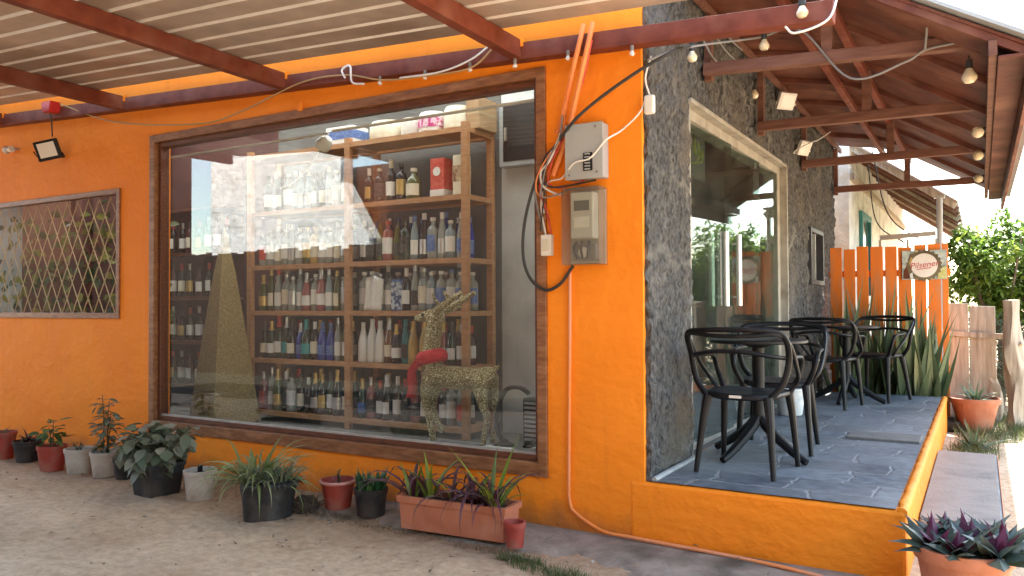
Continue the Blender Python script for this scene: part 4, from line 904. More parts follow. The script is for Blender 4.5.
t1 = copy_tree(t0); t1.location = (.47, 4.24, HP+.006); t1.rotation_euler = (0, 0, R(20)); t1['label'] = 'black pedestal table near the snake plants at the terrace end'
t = thing('bucket', (.17, 3.05, HP+.006), 'plain white bucket on the terrace beside the glass door', 'bucket')
b = MB(); b.lathe([(.095, 0), (.10, .01), (.125, .21), (.132, .212), (.132, .232), (.124, .232), (.12, .21), (.096, .02), (1e-4, .02)], 28, cap=False); b.build('body', MT['white'], t, smooth=True, world=False)
b = MB(); b.tube(cr([(-.128, 0, .215), (-.12, -.07, .15), (0, -.14, .12), (.12, -.07, .15), (.128, 0, .215)], 5), .003, 6); b.build('handle', MT['steel'], t, smooth=True, world=False)
# ================================================================== POTTED PLANTS ALONG THE WALL
def leafmat(name, cols, rough=.45, thin=.3): return mat(name, cols[0], rough=rough, island=cols, thin=thin)
LF = dict(
    grey=leafmat('pale_grey_green_leaves', [(.09, .12, .07), (.14, .165, .10), (.20, .21, .15), (.27, .26, .20)], .55),
    green=leafmat('mid_green_leaves', [(.03, .075, .02), (.05, .11, .03), (.08, .15, .04), (.05, .09, .03)]),
    dull=leafmat('grey_green_leaves', [(.045, .075, .04), (.07, .10, .055), (.10, .125, .075), (.13, .145, .10)], .6),
    spider=leafmat('striped_pale_leaves', [(.12, .18, .05), (.22, .27, .10), (.34, .36, .19), (.10, .15, .04)]),
    purple=leafmat('purple_leaves', [(.07, .022, .035), (.11, .035, .05), (.055, .025, .035), (.10, .06, .06)]),
    yellow=leafmat('yellow_green_leaves', [(.16, .22, .03), (.24, .28, .04), (.10, .17, .03)]),
    succ=leafmat('succulent_leaves', [(.02, .075, .03), (.04, .12, .05), (.03, .09, .03)], .35),
    dry=leafmat('dry_leaves', [(.16, .11, .06), (.22, .16, .09), (.10, .07, .045)], .8),
    rgreen=leafmat('dark_blue_green_leaves', [(.03, .055, .045), (.05, .08, .065), (.09, .12, .10), (.15, .18, .16)], .35),
    rpurple=leafmat('magenta_purple_leaves', [(.09, .015, .045), (.14, .03, .07), (.06, .015, .03)], .4),
    hedge=leafmat('hedge_leaves', [(.06, .12, .02), (.11, .19, .03), (.18, .27, .04), (.26, .34, .07)], .45, .5),
    snake=leafmat('snake_plant_leaves', [(.07, .11, .05), (.11, .16, .08), (.16, .20, .10), (.30, .31, .15)], .4, .2),
    aloe=leafmat('pale_aloe_leaves', [(.16, .22, .13), (.22, .28, .17), (.12, .18, .10)], .45, .2),
    grass=leafmat('grass_blades', [(.05, .09, .02), (.08, .12, .03), (.12, .14, .05), (.18, .16, .08)], .6, .3))
SOIL = mat('dark_potting_soil', (.035, .025, .018), (.07, .05, .035), rough=1, scale=40, bump=1, bscale=60)
STEM = mat('plant_stem', (.07, .06, .03), (.10, .085, .045), rough=.8)
PM = dict(red=mat('red_plastic_pot', (.27, .035, .025), (.35, .06, .04), rough=.5, scale=8, c3=(.30, .14, .10), s3=5), white=mat('grimy_white_pot', (.42, .385, .33), (.52, .48, .41), rough=.6, scale=5, c3=(.27, .22, .165), s3=6),
          black=mat('black_plant_pot', (.014, .014, .015), (.028, .027, .026), rough=.6, scale=20, bump=.4, bscale=50, c3=(.07, .06, .05), s3=6), terra=mat('terracotta_plastic', (.40, .135, .07), (.50, .19, .105), rough=.6, scale=7, bump=.2, c3=(.52, .26, .17), s3=4))
def pot_body(root, r, h, kind='round', taper=.78, rim=.012, rim_h=.03, m_=None, ribs=0, square=False):
    n = 4 if square else 32; rot = R(45+rnd.uniform(-12, 12)) if square else 0
    k = 1.25 if square else 1
    pr = [(r*taper*k, 0), (r*(taper+(1-taper)*.92)*k-.0, h-rim_h), ((r+rim*.4)*k, h-rim_h+.002), ((r+rim*.5)*k, h), ((r-.006)*k, h), ((r-.012)*k, h-.04), (1e-4, h-.045)]
    b = MB(); b.lathe(pr, n, rot=rot)
    if ribs:
        for i, v in enumerate(b.v):
            a = math.atan2(v.y, v.x); rr = math.hypot(v.x, v.y)
    o = b.build('pot', m_, root, smooth=not square, world=False, angle=40, bevel=.008 if square else 0)
    MB().lathe([((r-.013)*k, h-.04), ((r-.03)*k, h-.028), (1e-4, h-.022)], n, rot=rot, cap=False).build('soil', SOIL, root, smooth=True, world=False)
    return o
def place(px, py, wpx, hpx, z=0.0):
    p = at(px, py, 2, z); d = (p-CAM).dot(_d); k = d/FPX
    r = wpx*k/2; h = hpx*k*1.0
    away = Vector((p.x-CAM.x, p.y-CAM.y, 0)).normalized()
    c = p+away*r*.85; c.y = min(c.y, -r-.03)
    return Vector((c.x, c.y, z)), r, h, k
def potted(px, py, wpx, hpx, m_, label, z=0., square=False, **kw):
    c, r, h, k = place(px, py, wpx, hpx, z)
    t = thing('potted_plant', c, label, 'potted plant', 'potted plants along the orange wall')
    pot_body(t, r, h, m_=m_, square=square, **kw); return t, r, h, k
def bushy(t, h, n, spread, height, L, w, m_, name='foliage', stems=7, z0=None, seed=1, squash=.7, lo=-.05):
    q = random.Random(seed); b = MB(); s = MB(); z0 = h-.03 if z0 is None else z0
    for i in range(stems):
        a = q.uniform(0, 6.28); rr = spread*q.uniform(.3, 1); top = Vector((math.cos(a)*rr, math.sin(a)*rr*squash, z0+height*q.uniform(.5, 1)))
        P = cr([(math.cos(a)*.02, math.sin(a)*.02, z0), (math.cos(a)*rr*.5, math.sin(a)*rr*.4, z0+(top.z-z0)*.6), top], 4); s.tube(P, [.005, .003], 5)
        for j in range(n//stems):
            u = q.uniform(.15, 1); p = P[min(len(P)-1, int(u*(len(P)-1)))]; a2 = q.uniform(0, 6.28); e = q.uniform(lo-.5, .7)
            d = Vector((math.cos(a2)*math.cos(e), math.sin(a2)*math.cos(e), math.sin(e)))
            p2 = p+d*L*q.uniform(.2, .8)
            s.tube([p, p2], [.002, .0015], 4)
            b.leaf(p2, d-Vector((0, 0, .25)), (q.uniform(-.4, .4), q.uniform(-.4, .4), 1), L*q.uniform(.7, 1.2), w*q.uniform(.7, 1.2), bend=q.uniform(.05, .4))
    b.build(name, m_, t, smooth=True, world=False); s.build('stem', STEM, t, world=False)
def bladed(t, z0, n, L, w, m_, el=(.6, 1.4), droop=(1., 2.4), name='foliage', seed=1, c=(0, 0), spread=.02, nseg=7, az=(0, 6.28), fold=.25):
    q = random.Random(seed); b = MB()
    for i in range(n):
        a = q.uniform(*az); b.blade((c[0]+math.cos(a)*spread*q.random(), c[1]+math.sin(a)*spread*q.random(), z0), a, L*q.uniform(.6, 1.1), w*q.uniform(.7, 1.2), q.uniform(*el), q.uniform(*droop), nseg, fold=fold, twist=q.uniform(-.4, .4))
    return b.build(name, m_, t, smooth=True, world=False)
t, r, h, k = potted(3, 460, 24, 27, PM['red'], 'red pot at the far left end of the row, cut by the photo edge'); bladed(t, h-.03, 10, .12, .01, LF['dull'], seed=3)
t, r, h, k = potted(28, 463, 27, 21, PM['black'], 'low black pot of dark straggly plants beside the leftmost red pot'); bladed(t, h-.03, 22, .17, .016, LF['purple'], seed=4); bushy(t, h, 26, .11, .08, .06, .03, LF['dull'], 'leaves', seed=5)
t, r, h, k = potted(52, 472, 27, 25, PM['red'], 'small red pot with a broad bright green leafy sprout'); bushy(t, h, 22, .06, .24, .11, .06, LF['green'], seed=6, stems=3)
t, r, h, k = potted(79, 475, 27, 25, PM['white'], 'grimy white pot with low sprouts left of the tall leafy sprig'); bushy(t, h, 18, .09, .09, .05, .03, LF['dull'], seed=7, stems=4)
t, r, h, k = potted(105, 478, 28, 25, PM['white'], 'grimy white pot with a tall thin leafy sprig'); bushy(t, h, 90, .08, .50, .085, .04, LF['grey'], seed=8, stems=4); bushy(t, h, 24, .12, .10, .05, .03, LF['green'], 'low_leaves', seed=9, stems=5)
t, r, h, k = potted(123, 481, 18, 22, PM['black'], 'small black pot tucked between the white pot and the big square pot'); bladed(t, h-.03, 12, .12, .012, LF['purple'], seed=10)
t, r, h, k = potted(157, 498, 44, 33, PM['black'], 'big square black pot overflowing with broad grey green leaves', square=True, taper=.8); bushy(t, h, 560, .31, .30, .11, .085, LF['grey'], seed=11, stems=26, squash=.8, lo=-.7)
t, r, h, k = potted(200, 502, 31, 30, PM['white'], 'plain grimy white pot without leaves beside the spider plant', taper=.82); b = MB(); b.box(-.012, .012, -.012, .012, h-.03, h+.03); b.build('plant_label', MT['black'], t, world=False)
t, r, h, k = potted(268, 523, 52, 38, PM['black'], 'torn black pot with a sprawling striped spider plant', taper=.86, square=False)
bladed(t, h-.03, 95, .46, .022, LF['spider'], (.35, 1.25), (1.5, 3.2), seed=12, c=(-.10, -.02), spread=.10, nseg=9); bladed(t, h-.03, 90, .26, .016, LF['grey'], (.4, 1.4), (.6, 2.2), 'small_leaves', seed=13, c=(.06, 0), spread=.12); bushy(t, h, 90, .17, .10, .05, .028, LF['dull'], 'low_leaves', seed=14, stems=10)
po_ = [c_ for c_ in t.children if c_.name.startswith('pot')][0]
for v in po_.data.vertices: v.co += Vector((mnoise.noise(v.co*9), mnoise.noise(v.co*9+Vector((5, 0, 0))), mnoise.noise(v.co*7)*.6))*.035
q = random.Random(5)
for i in range(9):
    a = R(q.uniform(-70, 30)); p0 = Vector((math.cos(a)*r*.98, math.sin(a)*r*.98, h-.01)); MB().blade(p0, a, q.uniform(.05, .10), .06, .3, 2.2, 4).build('torn_flap', PM['black'], t, smooth=True, world=False)
c, r, h, k = place(305, 513, 26, 20); t = thing('dry_roots', c, 'clump of brown dry roots and dead leaves between black and red pots', 'dry plant')
bladed(t, .0, 90, .15, .012, LF['dry'], (.2, 1.5), (.4, 2.5), 'roots', seed=15, spread=.09); b = MB(); b.lathe([(.10, 0), (.09, .05), (.05, .09), (1e-4, .10)], 12)
for v in b.v: v += Vector((mnoise.noise(v*22), mnoise.noise(v*25+Vector((4, 0, 0))), 0))*.03
b.build('clod', SOIL, t, smooth=True, world=False)
SKZ = .045
t, r, h, k = potted(338, 512, 34, 29, PM['red'], 'red pot with rolled pink rim and one thin sprig', z=.01, taper=.74, rim=.018, rim_h=.022); bushy(t, h, 8, .03, .12, .035, .02, LF['dull'], seed=16, stems=2)
MB().lathe([(r+.006, h-.018), (r+.014, h-.008), (r+.010, h+.003), (r, h+.004)], 32, cap=False).build('rim', mat('faded_pink_rim', (.50, .22, .18), rough=.5), t, smooth=True, world=False)
t, r, h, k = potted(371, 518, 33, 27, PM['black'], 'dark pot of upright glossy green succulents', z=.015, taper=.84); bladed(t, h-.03, 44, .155, .034, LF['succ'], (.9, 1.5), (-.1, .5), seed=17, spread=.10, nseg=5)
for dx_, dy_ in ((.02, -.05),): bladed(t, h-.02, 16, .12, .03, leafmat('pale_succulent', [(.10, .19, .06), (.16, .25, .09)], .4, .2), (.8, 1.45), (0, .3), 'pale_rosette', seed=18, c=(dx_, dy_), spread=.03, nseg=5)
# long terracotta trough
p0 = at(398, 528, 2, .03); p1 = at(505, 544, 2, .03); dv = Vector((p1.x-p0.x, p1.y-p0.y, 0)); Lp = dv.length; ang = math.atan2(dv.y, dv.x)
kd = (p1-CAM).dot(_d)/FPX; hp = 35*kd
t = thing('trough_planter', (p0+p1)/2, 'long terracotta trough with purple and yellow-green strappy plants', 'planter', None, ang)
b = MB(); D = .19; L2 = Lp/2
def trough(z0, z1, ins0, ins1, mi=0):
    b.v; k = len(b.v)
    for (z, i_) in ((z0, ins0), (z1, ins1)): b.v += [Vector((-L2+i_, i_, z)), Vector((L2-i_, i_, z)), Vector((L2-i_, D-i_, z)), Vector((-L2+i_, D-i_, z))]
    for q in ((0, 1, 5, 4), (1, 2, 6, 5), (2, 3, 7, 6), (3, 0, 4, 7)): b.f.append(tuple(k+i for i in q)); b.mi.append(0)
trough(0, hp-.035, .012, .004); trough(hp-.035, hp-.034, .004, -.008); trough(hp-.034, hp, -.008, -.010); trough(hp, hp+.0005, -.010, .012); trough(hp, hp-.05, .012, .014)
b.face([(-L2+.012, .012, 0), (-L2+.012, D-.012, 0), (L2-.012, D-.012, 0), (L2-.012, .012, 0)])
b.build('trough', PM['terra'], t, world=False, bevel=.006)
b = MB(); b.face([(-L2+.014, .014, hp-.03), (L2-.014, .014, hp-.03), (L2-.014, D-.014, hp-.03), (-L2+.014, D-.014, hp-.03)]); b.build('soil', SOIL, t, world=False)
for j, (x, pu, ye) in enumerate(((-.30, 20, 2), (-.19, 7, 9), (-.04, 5, 1), (.10, 13, 2), (.23, 20, 8))):
    bladed(t, hp-.03, pu, .46, .026, LF['purple'], (.5, 1.3), (2.2, 3.8), 'purple_leaves', seed=20+j, c=(x, .09), spread=.03)
    bladed(t, hp-.03, ye, .34, .028, LF['yellow'], (.8, 1.45), (.5, 1.9), 'yellow_green_leaves', seed=40+j, c=(x+.02, .07), spread=.03)
b = MB(); b.blade((.22, .08, hp-.03), R(200), .44, .03, 1.05, .35, 7); b.blade((.24, .08, hp-.03), R(-20), .50, .032, 1.2, .3, 7); b.blade((.22, .08, hp-.03), R(100), .36, .03, 1.3, .4, 7); b.build('upright_leaves', LF['yellow'], t, smooth=True, world=False)
t, r, h, k = potted(515, 549, 21, 25, PM['red'], 'tiny red pot standing against the right end of the terracotta trough', z=.03, taper=.82)

# ---- terracotta pot with purple rosettes in the front right corner
t = thing('potted_plant', (1.535, -.22, 0), 'big terracotta pot of purple and green rosettes beside the terrace corner', 'potted plant', 'terracotta pots right of the terrace')
def big_pot(t, r, h, taper=.72):
    b = MB(); n = 64; prof = [(r*taper, 0), (r*(taper+.04), .02), (r*.95, h-.055), (r*1.02, h-.053), (r*1.06, h-.02), (r*1.06, h), (r*1.0, h+.002), (r*.95, h-.02), (r*.92, h-.05), (1e-4, h-.055)]
    b.lathe(prof, n)
    for v in b.v:
        a = math.atan2(v.y, v.x)
        if .02 < v.z < h-.055 and math.hypot(v.x, v.y) > r*.6: v.xy *= 1+.012*math.cos(a*24)
    b.build('pot', PM['terra'], t, smooth=True, world=False, angle=40); MB().lathe([(r*.93, h-.04), (1e-4, h-.02)], 24, cap=False).build('soil', SOIL, t, smooth=True, world=False)
big_pot(t, .19, .285)
for j, (x, y, s_) in enumerate(((-.11, -.06, 1), (.03, .03, 1.05), (.12, -.09, .95), (-.02, -.13, .8), (.15, .07, .9), (-.09, .10, .85))):
    bladed(t, .26, 20, .215*s_, .078, LF['rgreen'], (.1, 1.0), (.0, .6), 'rosette', seed=60+j, c=(x, y), spread=.035, nseg=6, fold=.35)
    bladed(t, .27, 7, .15*s_, .062, LF['rpurple'], (.8, 1.45), (-.1, .3), 'purple_heart', seed=80+j, c=(x, y), spread=.02, nseg=6, fold=.35)
# ---- terracotta pot by the planks
c = at(973, 433, 2, 0); t = thing('potted_plant', (c.x+.02, c.y+.18, 0), 'round terracotta pot with a pale spiky plant before the weathered planks', 'potted plant', 'terracotta pots right of the terrace')
big_pot(t, .225, .34, .62); bladed(t, .31, 26, .26, .026, LF['aloe'], (.2, 1.4), (.3, 1.2), seed=91, spread=.05)
c = at(975, 449, 2, 0.0); t = thing('aloe_plant', (c.x, max(c.y, 3.2), .0), 'pale aloe growing in the soil just behind the step', 'plant')
bladed(t, .0, 15, .30, .042, LF['aloe'], (.35, 1.4), (-.1, .5), seed=92, spread=.04, fold=.3); b = MB(); b.lathe([(.15, .0), (.12, .03), (1e-4, .04)], 14); b.build('mound', SOIL, t, smooth=True, world=False)
# ---- grass
def tufts(name, pts, n, L, w, seed, ):
    q = random.Random(seed); b = MB()
    for i in range(n):
        (x, y, rx, ry, z) = pts[q.randrange(len(pts))]; a = q.uniform(0, 6.28); rr = q.random()**.7
        b.blade((x+math.cos(a)*rx*rr, y+math.sin(a)*ry*rr, z), q.uniform(0, 6.28), L*q.uniform(.5, 1.2), w, q.uniform(.5, 1.5), q.uniform(.3, 1.6), 3)
    return tag(b.build(name, LF['grass'], smooth=True), kind='stuff')
tufts('grass', [(-.25, -.66, .24, .07, 0), (-.05, -.72, .2, .06, 0), (-.45, -.6, .15, .05, 0)], 1100, .05, .004, 5)
tufts('grass', [(1.55, 3.9, .2, .7, 0), (1.72, 5.0, .35, .5, 0), (1.95, 5.6, .4, .5, 0), (1.45, 5.9, .2, .3, 0), (1.9, 6.3, .35, .5, 0)], 2600, .12, .007, 6)
tufts('dry_moss', [(-1.2, -.50, .75, .05, .01), (-.6, -.55, .3, .05, .01), (-1.9, -.42, .25, .06, .01)], 900, .022, .004, 8).data.materials[0] = LF['dry']

# ---- loose stones, crumbs and dead leaves on the sand
b = MB(); q = random.Random(55)
for i in range(900):
    x = q.uniform(-7, .9); y = -q.uniform(.15, 3.2) if q.random() < .6 else -abs(q.gauss(.45, .25)); r_ = q.uniform(.003, .009)*(1.8 if q.random() < .06 else 1)
    b.lathe([(1e-4, -r_*.3), (r_, 0), (r_*.7, r_*.5), (1e-4, r_*.7)], 5, (x, y, .002), sx=q.uniform(.7, 1.3), sy=q.uniform(.7, 1.3), rot=q.uniform(0, 3))
tag(b.build('loose_stones', mat('small_stones', (.22, .18, .14), rough=.9, island=[(.12, .09, .07), (.30, .25, .19), (.42, .37, .30), (.20, .16, .12)])), kind='stuff')
b = MB()
for i in range(150):
    x = q.uniform(-6.5, 1.2); y = -abs(q.gauss(.55, .35))-.05; a = q.uniform(0, 6.28); b.leaf((x, y, .065 if -2.2 < x and y > -.35 else .012), (math.cos(a), math.sin(a), q.uniform(-.1, .25)), (q.uniform(-.3, .3), q.uniform(-.3, .3), 1), q.uniform(.02, .05), q.uniform(.01, .022), bend=q.uniform(-.4, .4))
tag(b.build('leaf_litter', LF['dry'], smooth=True), kind='stuff')

# ---- snake plants in front of the orange pickets
q = random.Random(31); ppx = [(846, 300), (858, 330), (871, 292), (884, 288), (897, 305), (910, 318), (922, 300), (934, 330)]
lab = ['short snake plant clump against the stone wall end', 'snake plant clump second from the stone wall behind the far chairs', 'tall snake plant clump behind the right far chair', 'tallest yellow-edged snake plant clump left of the sign', 'snake plant clump under the left corner of the sign', 'snake plant clump under the middle of the sign', 'snake plant clump under the right half of the sign', 'low snake plant clump next to the weathered planks']
for i, (u, vt) in enumerate(ppx):
    p = at(u, 392, 1, 5.32); zt = at(u, vt, 1, 5.32).z
    t = thing('snake_plant', (p.x, 5.30+q.uniform(-.06, .06), .10), lab[i], 'plant', 'snake plants before the picket fence')
    bladed(t, .0, 12, (zt-.10)*1.12, .125, LF['snake'], (1.22, 1.53), (-.35, .30), 'leaf_cluster', seed=100+i, spread=.10, nseg=8, fold=.3)
b = MB(); b.box(-.3, 1.42, 5.135, 5.6, 0, .10); tag(b.build('planting_bed', SOIL, bevel=.03), kind='structure')
# ================================================================== FENCE, SIGN, PLANKS, HEDGE, NEIGHBOUR HOUSE
FY = 5.62
fence = thing('picket_fence', (.25, FY, 0), 'orange board fence with narrow gaps closing the terrace end', 'fence')
q = random.Random(12); x = .12
FO = mat('orange_fence_paint', (.82, .21, .02), (.76, .18, .016), rough=.6, scale=5, stretch=(3, 3, .6), bump=.3, bscale=30, c3=(.60, .22, .08), s3=4)
while x < 1.27:
    w = q.uniform(.115, .135); 
    if x+w > 1.315: w = 1.315-x
    b = MB(); b.box(x, x+w, FY-.011, FY+.011, .08, 1.955+q.uniform(-.018, .018)); b.build('board', FO, fence, bevel=.003); x += w+q.uniform(.012, .028)
for z in (.55, 1.62): MB().box(.1, 1.34, FY+.012, FY+.05, z, z+.07).build('rail', FO, fence)
sg = thing('beer_sign', (.88, FY-.03, 1.58), 'printed beer sign with cream bottle cap hung on the orange fence', 'sign')
a, c_ = at(902, 251, 1, FY-.03), at(947, 279, 1, FY-.03); sw_, sh_ = c_.x-a.x, a.z-c_.z; sg.location = (a.x, FY-.03, c_.z)
X = lambda u: a.x+sw_*u; Z = lambda v: a.z-sh_*v; yb = FY-.036
b = MB(); b.box(a.x, c_.x, FY-.036, FY-.024, c_.z, a.z); b.build('panel', mat('sign_photo_backdrop', (.30, .36, .33), (.62, .66, .60), rough=.4, scale=7, stretch=(1, 1, 2.2), c3=(.10, .13, .10), s3=9), sg)
b = MB()
def disc(u, v, r, m_, name, y, n=36, scal=0):
    b = MB(); pts = []
    for i in range(n*2):
        an = math.pi*i/n; rr = r*(1+(scal if i % 2 else -scal)); pts.append((X(u)+rr*math.cos(an), y, Z(v)+rr*math.sin(an)))
    b.face(pts); bk = [(p[0], yb-.0005, p[2]) for p in pts]
    for i in range(len(pts)): j = (i+1) % len(pts); b.face([pts[j], pts[i], bk[i], bk[j]])
    b.build(name, m_, sg)
disc(.50, .52, sh_*.53, mat('bottle_cap_dark', (.10, .075, .04), (.20, .16, .09), rough=.4), 'cap_edge', yb-.003, 22, .05)
disc(.50, .52, sh_*.41, mat('bottle_cap_cream', (.78, .70, .62), (.84, .78, .72), rough=.4), 'cap_face', yb-.006)
BT = mat('brown_beer_bottle', (.10, .025, .012), (.16, .05, .02), rough=.3)
b = MB(); b.face([(X(.02), yb-.002, Z(.97)), (X(.20), yb-.002, Z(.97)), (X(.22), yb-.002, Z(.55)), (X(.30), yb-.002, Z(.12)), (X(.18), yb-.002, Z(.12)), (X(.13), yb-.002, Z(.45)), (X(.03), yb-.002, Z(.70))][::-1]); b.build('bottle_print', BT, sg)
b = MB(); b.face([(X(.155), yb-.0035, Z(.45)), (X(.205), yb-.0035, Z(.55)), (X(.255), yb-.0035, Z(.30)), (X(.205), yb-.0035, Z(.22))]); b.build('bottle_label', LB['gold'], sg)
b = MB(); b.face([(X(.17), yb-.0045, Z(.80)), (X(.24), yb-.0045, Z(.75)), (X(.245), yb-.0045, Z(.97)), (X(.18), yb-.0045, Z(.97))][::-1]); b.build('glass_print', LB['white'], sg)
b = MB(); b.face([(X(.30), yb-.001, Z(.02)), (X(.66), yb-.001, Z(.02)), (X(.66), yb-.001, Z(.2)), (X(.30), yb-.001, Z(.2))]); b.build('yellow_patch', mat('sign_yellow_print', (.62, .55, .15), (.70, .66, .35), rough=.4, scale=30), sg)
b = MB(); b.face([(X(.80), yb-.001, Z(.7)), (X(.99), yb-.001, Z(.55)), (X(.99), yb-.001, Z(.98)), (X(.80), yb-.001, Z(.98))]); b.build('straw_patch', mat('sign_straw_print', (.50, .48, .12), (.62, .62, .30), rough=.4, scale=30), sg)
Mt = lambda u, v: Matrix.Translation((X(u), yb-.0075, Z(v))) @ Matrix.Rotation(R(90), 4, 'X') @ Matrix.Rotation(R(6), 4, 'Z')
text_mesh('lettering', 'Pilsener', .088, Mt(.50, .50), mat('red_print', (.52, .03, .04), rough=.4), sg, .0006, .25)
b = MB(); b.bar((X(.33), yb-.007, Z(.66)), (X(.66), yb-.007, Z(.60)), .002, .008); b.build('underline', LB['red'], sg)
# white bits of the house seen between boards come from the real wall behind
OLD = mat('weathered_grey_timber', (.34, .29, .23), (.52, .455, .37), rough=.9, scale=6, stretch=(6, 6, .5), bump=.6, bscale=20, c3=(.20, .16, .12), s3=3)
def plank(u0, u1, vt, y, label, lean=0.):
    a = at(u0, vt, 1, y); c = at(u1, vt, 1, y); t = thing('weathered_plank', ((a.x+c.x)/2, y, 0), label, 'plank', 'weathered planks right of the fence')
    b = MB(); w = (c.x-a.x)/2; zt = a.z; n = 8
    b.box(-w, w, -.015, .015, 0, zt)
    for v in b.v:
        if v.z > .5: v.z += .03*mnoise.noise((v.x*5, y, 0)); v.x += lean
        else: v.x *= 1.05
    b.build('board', OLD, t, world=False, bevel=.006)
    MB().lathe([(.012, 0), (.012, .004), (1e-4, .005)], 8, (0, -.016, .95), M=Matrix.Rotation(R(90), 3, 'X')).build('nail', MT['wire_dark'], t, world=False)
plank(943, 968, 303, 6.0, 'taller left weathered plank touching the orange fence')
plank(969, 995, 306, 6.02, 'shorter right weathered plank standing between fence and driftwood post')
t = thing('weathered_rail', (1.5, 5.95, 1.12), 'grey weathered rail nailed across the two planks', 'rail'); a = at(930, 332, 1, 5.96); c = at(1010, 337, 1, 5.96)
t.location = ((a+c)/2); b = MB(); b.bar(a, c, .03, .06); b.build('rail', OLD, t, bevel=.006)
def trunk(name, base, pts, rr, label, cat, m_=OLD, seed=0):
    t = thing(name, base, label, cat, 'driftwood posts at the right'); P = cr(pts, 8); b = MB(); m_n = len(P)
    b.tube(P, [rr[0]+(rr[1]-rr[0])*i/(m_n-1) for i in range(m_n)], 14)
    for v in b.v: v += Vector((mnoise.noise((v.x*16, v.y*16, v.z*2+seed)), mnoise.noise((v.x*16+7, v.y*16, v.z*2)), 0))*.05
    b.build('trunk', m_, t, smooth=True, world=False); b = MB(); b.tube([P[len(P)*2//3], P[len(P)*2//3]+Vector((.09, -.05, .10))], [.03, .018], 8); b.build('branch_stub', m_, t, smooth=True, world=False)
p = at(1016, 428, 2, 0); ztop = at(1012, 300, 1, p.y).z
trunk('driftwood_post', (p.x, p.y, 0), [(0, 0, 0), (.02, 0, .4), (-.02, .02, .8), (-.04, 0, ztop)], (.10, .075), 'thick pale driftwood post at the right photo edge', 'post')
p = at(991, 395, 1, 6.05); ztop = at(996, 340, 1, 6.05).z
trunk('driftwood_post', (p.x, 6.05, 0), [(0, 0, 0), (.03, 0, .3), (-.03, .02, .6), (.05, 0, max(ztop, .9))], (.07, .05), 'crooked thin driftwood post behind the rail beside the shorter plank', 'post', seed=4)

def crown(t, c, rx, ry, rz, nclump, nleaf, L, w, m_, seed, name='crown'):
    q = random.Random(seed); b = MB(); cl = []
    for i in range(nclump):
        while True:
            p = Vector((q.uniform(-1, 1), q.uniform(-1, 1), q.uniform(-1, 1)))
            if .25 < p.length < 1: break
        cl.append((Vector((c[0]+p.x*rx, c[1]+p.y*ry, c[2]+p.z*rz)), q.uniform(.16, .42)*min(rx, rz)))
    for (cc, rr) in cl:
        for j in range(nleaf):
            while True:
                p = Vector((q.uniform(-1, 1), q.uniform(-1, 1), q.uniform(-1, 1)))
                if p.length < 1: break
            pos = cc+p*rr; d = Vector((q.uniform(-1, 1), q.uniform(-1, 1), q.uniform(-.8, .5)))
            b.leaf(pos, d, (q.uniform(-.6, .6), q.uniform(-.6, .6), 1), L*q.uniform(.6, 1.25), w*q.uniform(.7, 1.2), bend=.3)
    return b.build(name, m_, t, smooth=True, world=False)
BARK = mat('grey_brown_bark', (.12, .09, .065), (.20, .16, .12), rough=.95, scale=12, stretch=(4, 4, .6), bump=.8, bscale=20)
def shrub(name, base, label, cx, rx, ry, rz, nclump, nleaf, seed, L=.10, w=.045, group='leafy shrubs behind the fence', m_=None, cat='shrub'):
    t = thing(name, base, label, cat, group); q = random.Random(seed)
    b = MB(); b.tube(cr([(0, 0, 0), (.05, 0, cx*.35), (-.03, .03, cx*.7)], 5), [.07, .045], 8)
    b.build('trunk', BARK, t, smooth=True, world=False)
    b = MB()
    for k in range(9):
        a = q.uniform(0, 6.28); e = q.uniform(.3, 1.2); b.tube(cr([(0, 0, cx*.45), (math.cos(a)*rx*.4, math.sin(a)*ry*.4, cx*.75), (math.cos(a)*rx*.8, math.sin(a)*ry*.8, cx+rz*math.sin(e)*.7)], 5), [.03, .008], 6)
    b.build('limbs', BARK, t, smooth=True, world=False)
    crown(t, (0, 0, cx), rx, ry, rz, nclump, nleaf, L, w, m_ or LF['hedge'], seed)
shrub('leafy_shrub', (1.80, 7.9, 0), 'bright green leafy shrub beyond the planks, directly right of the fence', 1.75, .62, .7, .80, 85, 80, 3)
shrub('leafy_shrub', (2.7, 8.6, 0), 'big sunlit leafy shrub at the right photo edge behind the driftwood post', 1.7, .85, .9, .9, 100, 80, 4, .11, .05)
shrub('leafy_shrub', (1.85, 10.6, 0), 'taller airy shrub top showing behind the nearer green shrub', 1.9, .8, .7, .8, 40, 45, 5, .10, .04)
shrub('leafy_tree', (4.6, 13.0, 0), 'green tree farther back at right beyond the shrubs, seen in the door glass', 1.5, 1.8, 1.4, 1.0, 60, 60, 6, .16, .07, cat='tree', group=None)
b = MB(); q = random.Random(77)
for i in range(2600):
    p = Vector((q.uniform(1.15, 3.4), q.uniform(7.0, 8.2), 0)); p.z = q.uniform(.1, 1.15); d = Vector((q.uniform(-1, 1), q.uniform(-1, 1), q.uniform(-.2, 1))); b.leaf(p, d, (q.uniform(-1, 1), -1, .5), .14, .018, bend=.2)
tag(b.build('undergrowth', LF['dull'], smooth=True), kind='stuff')

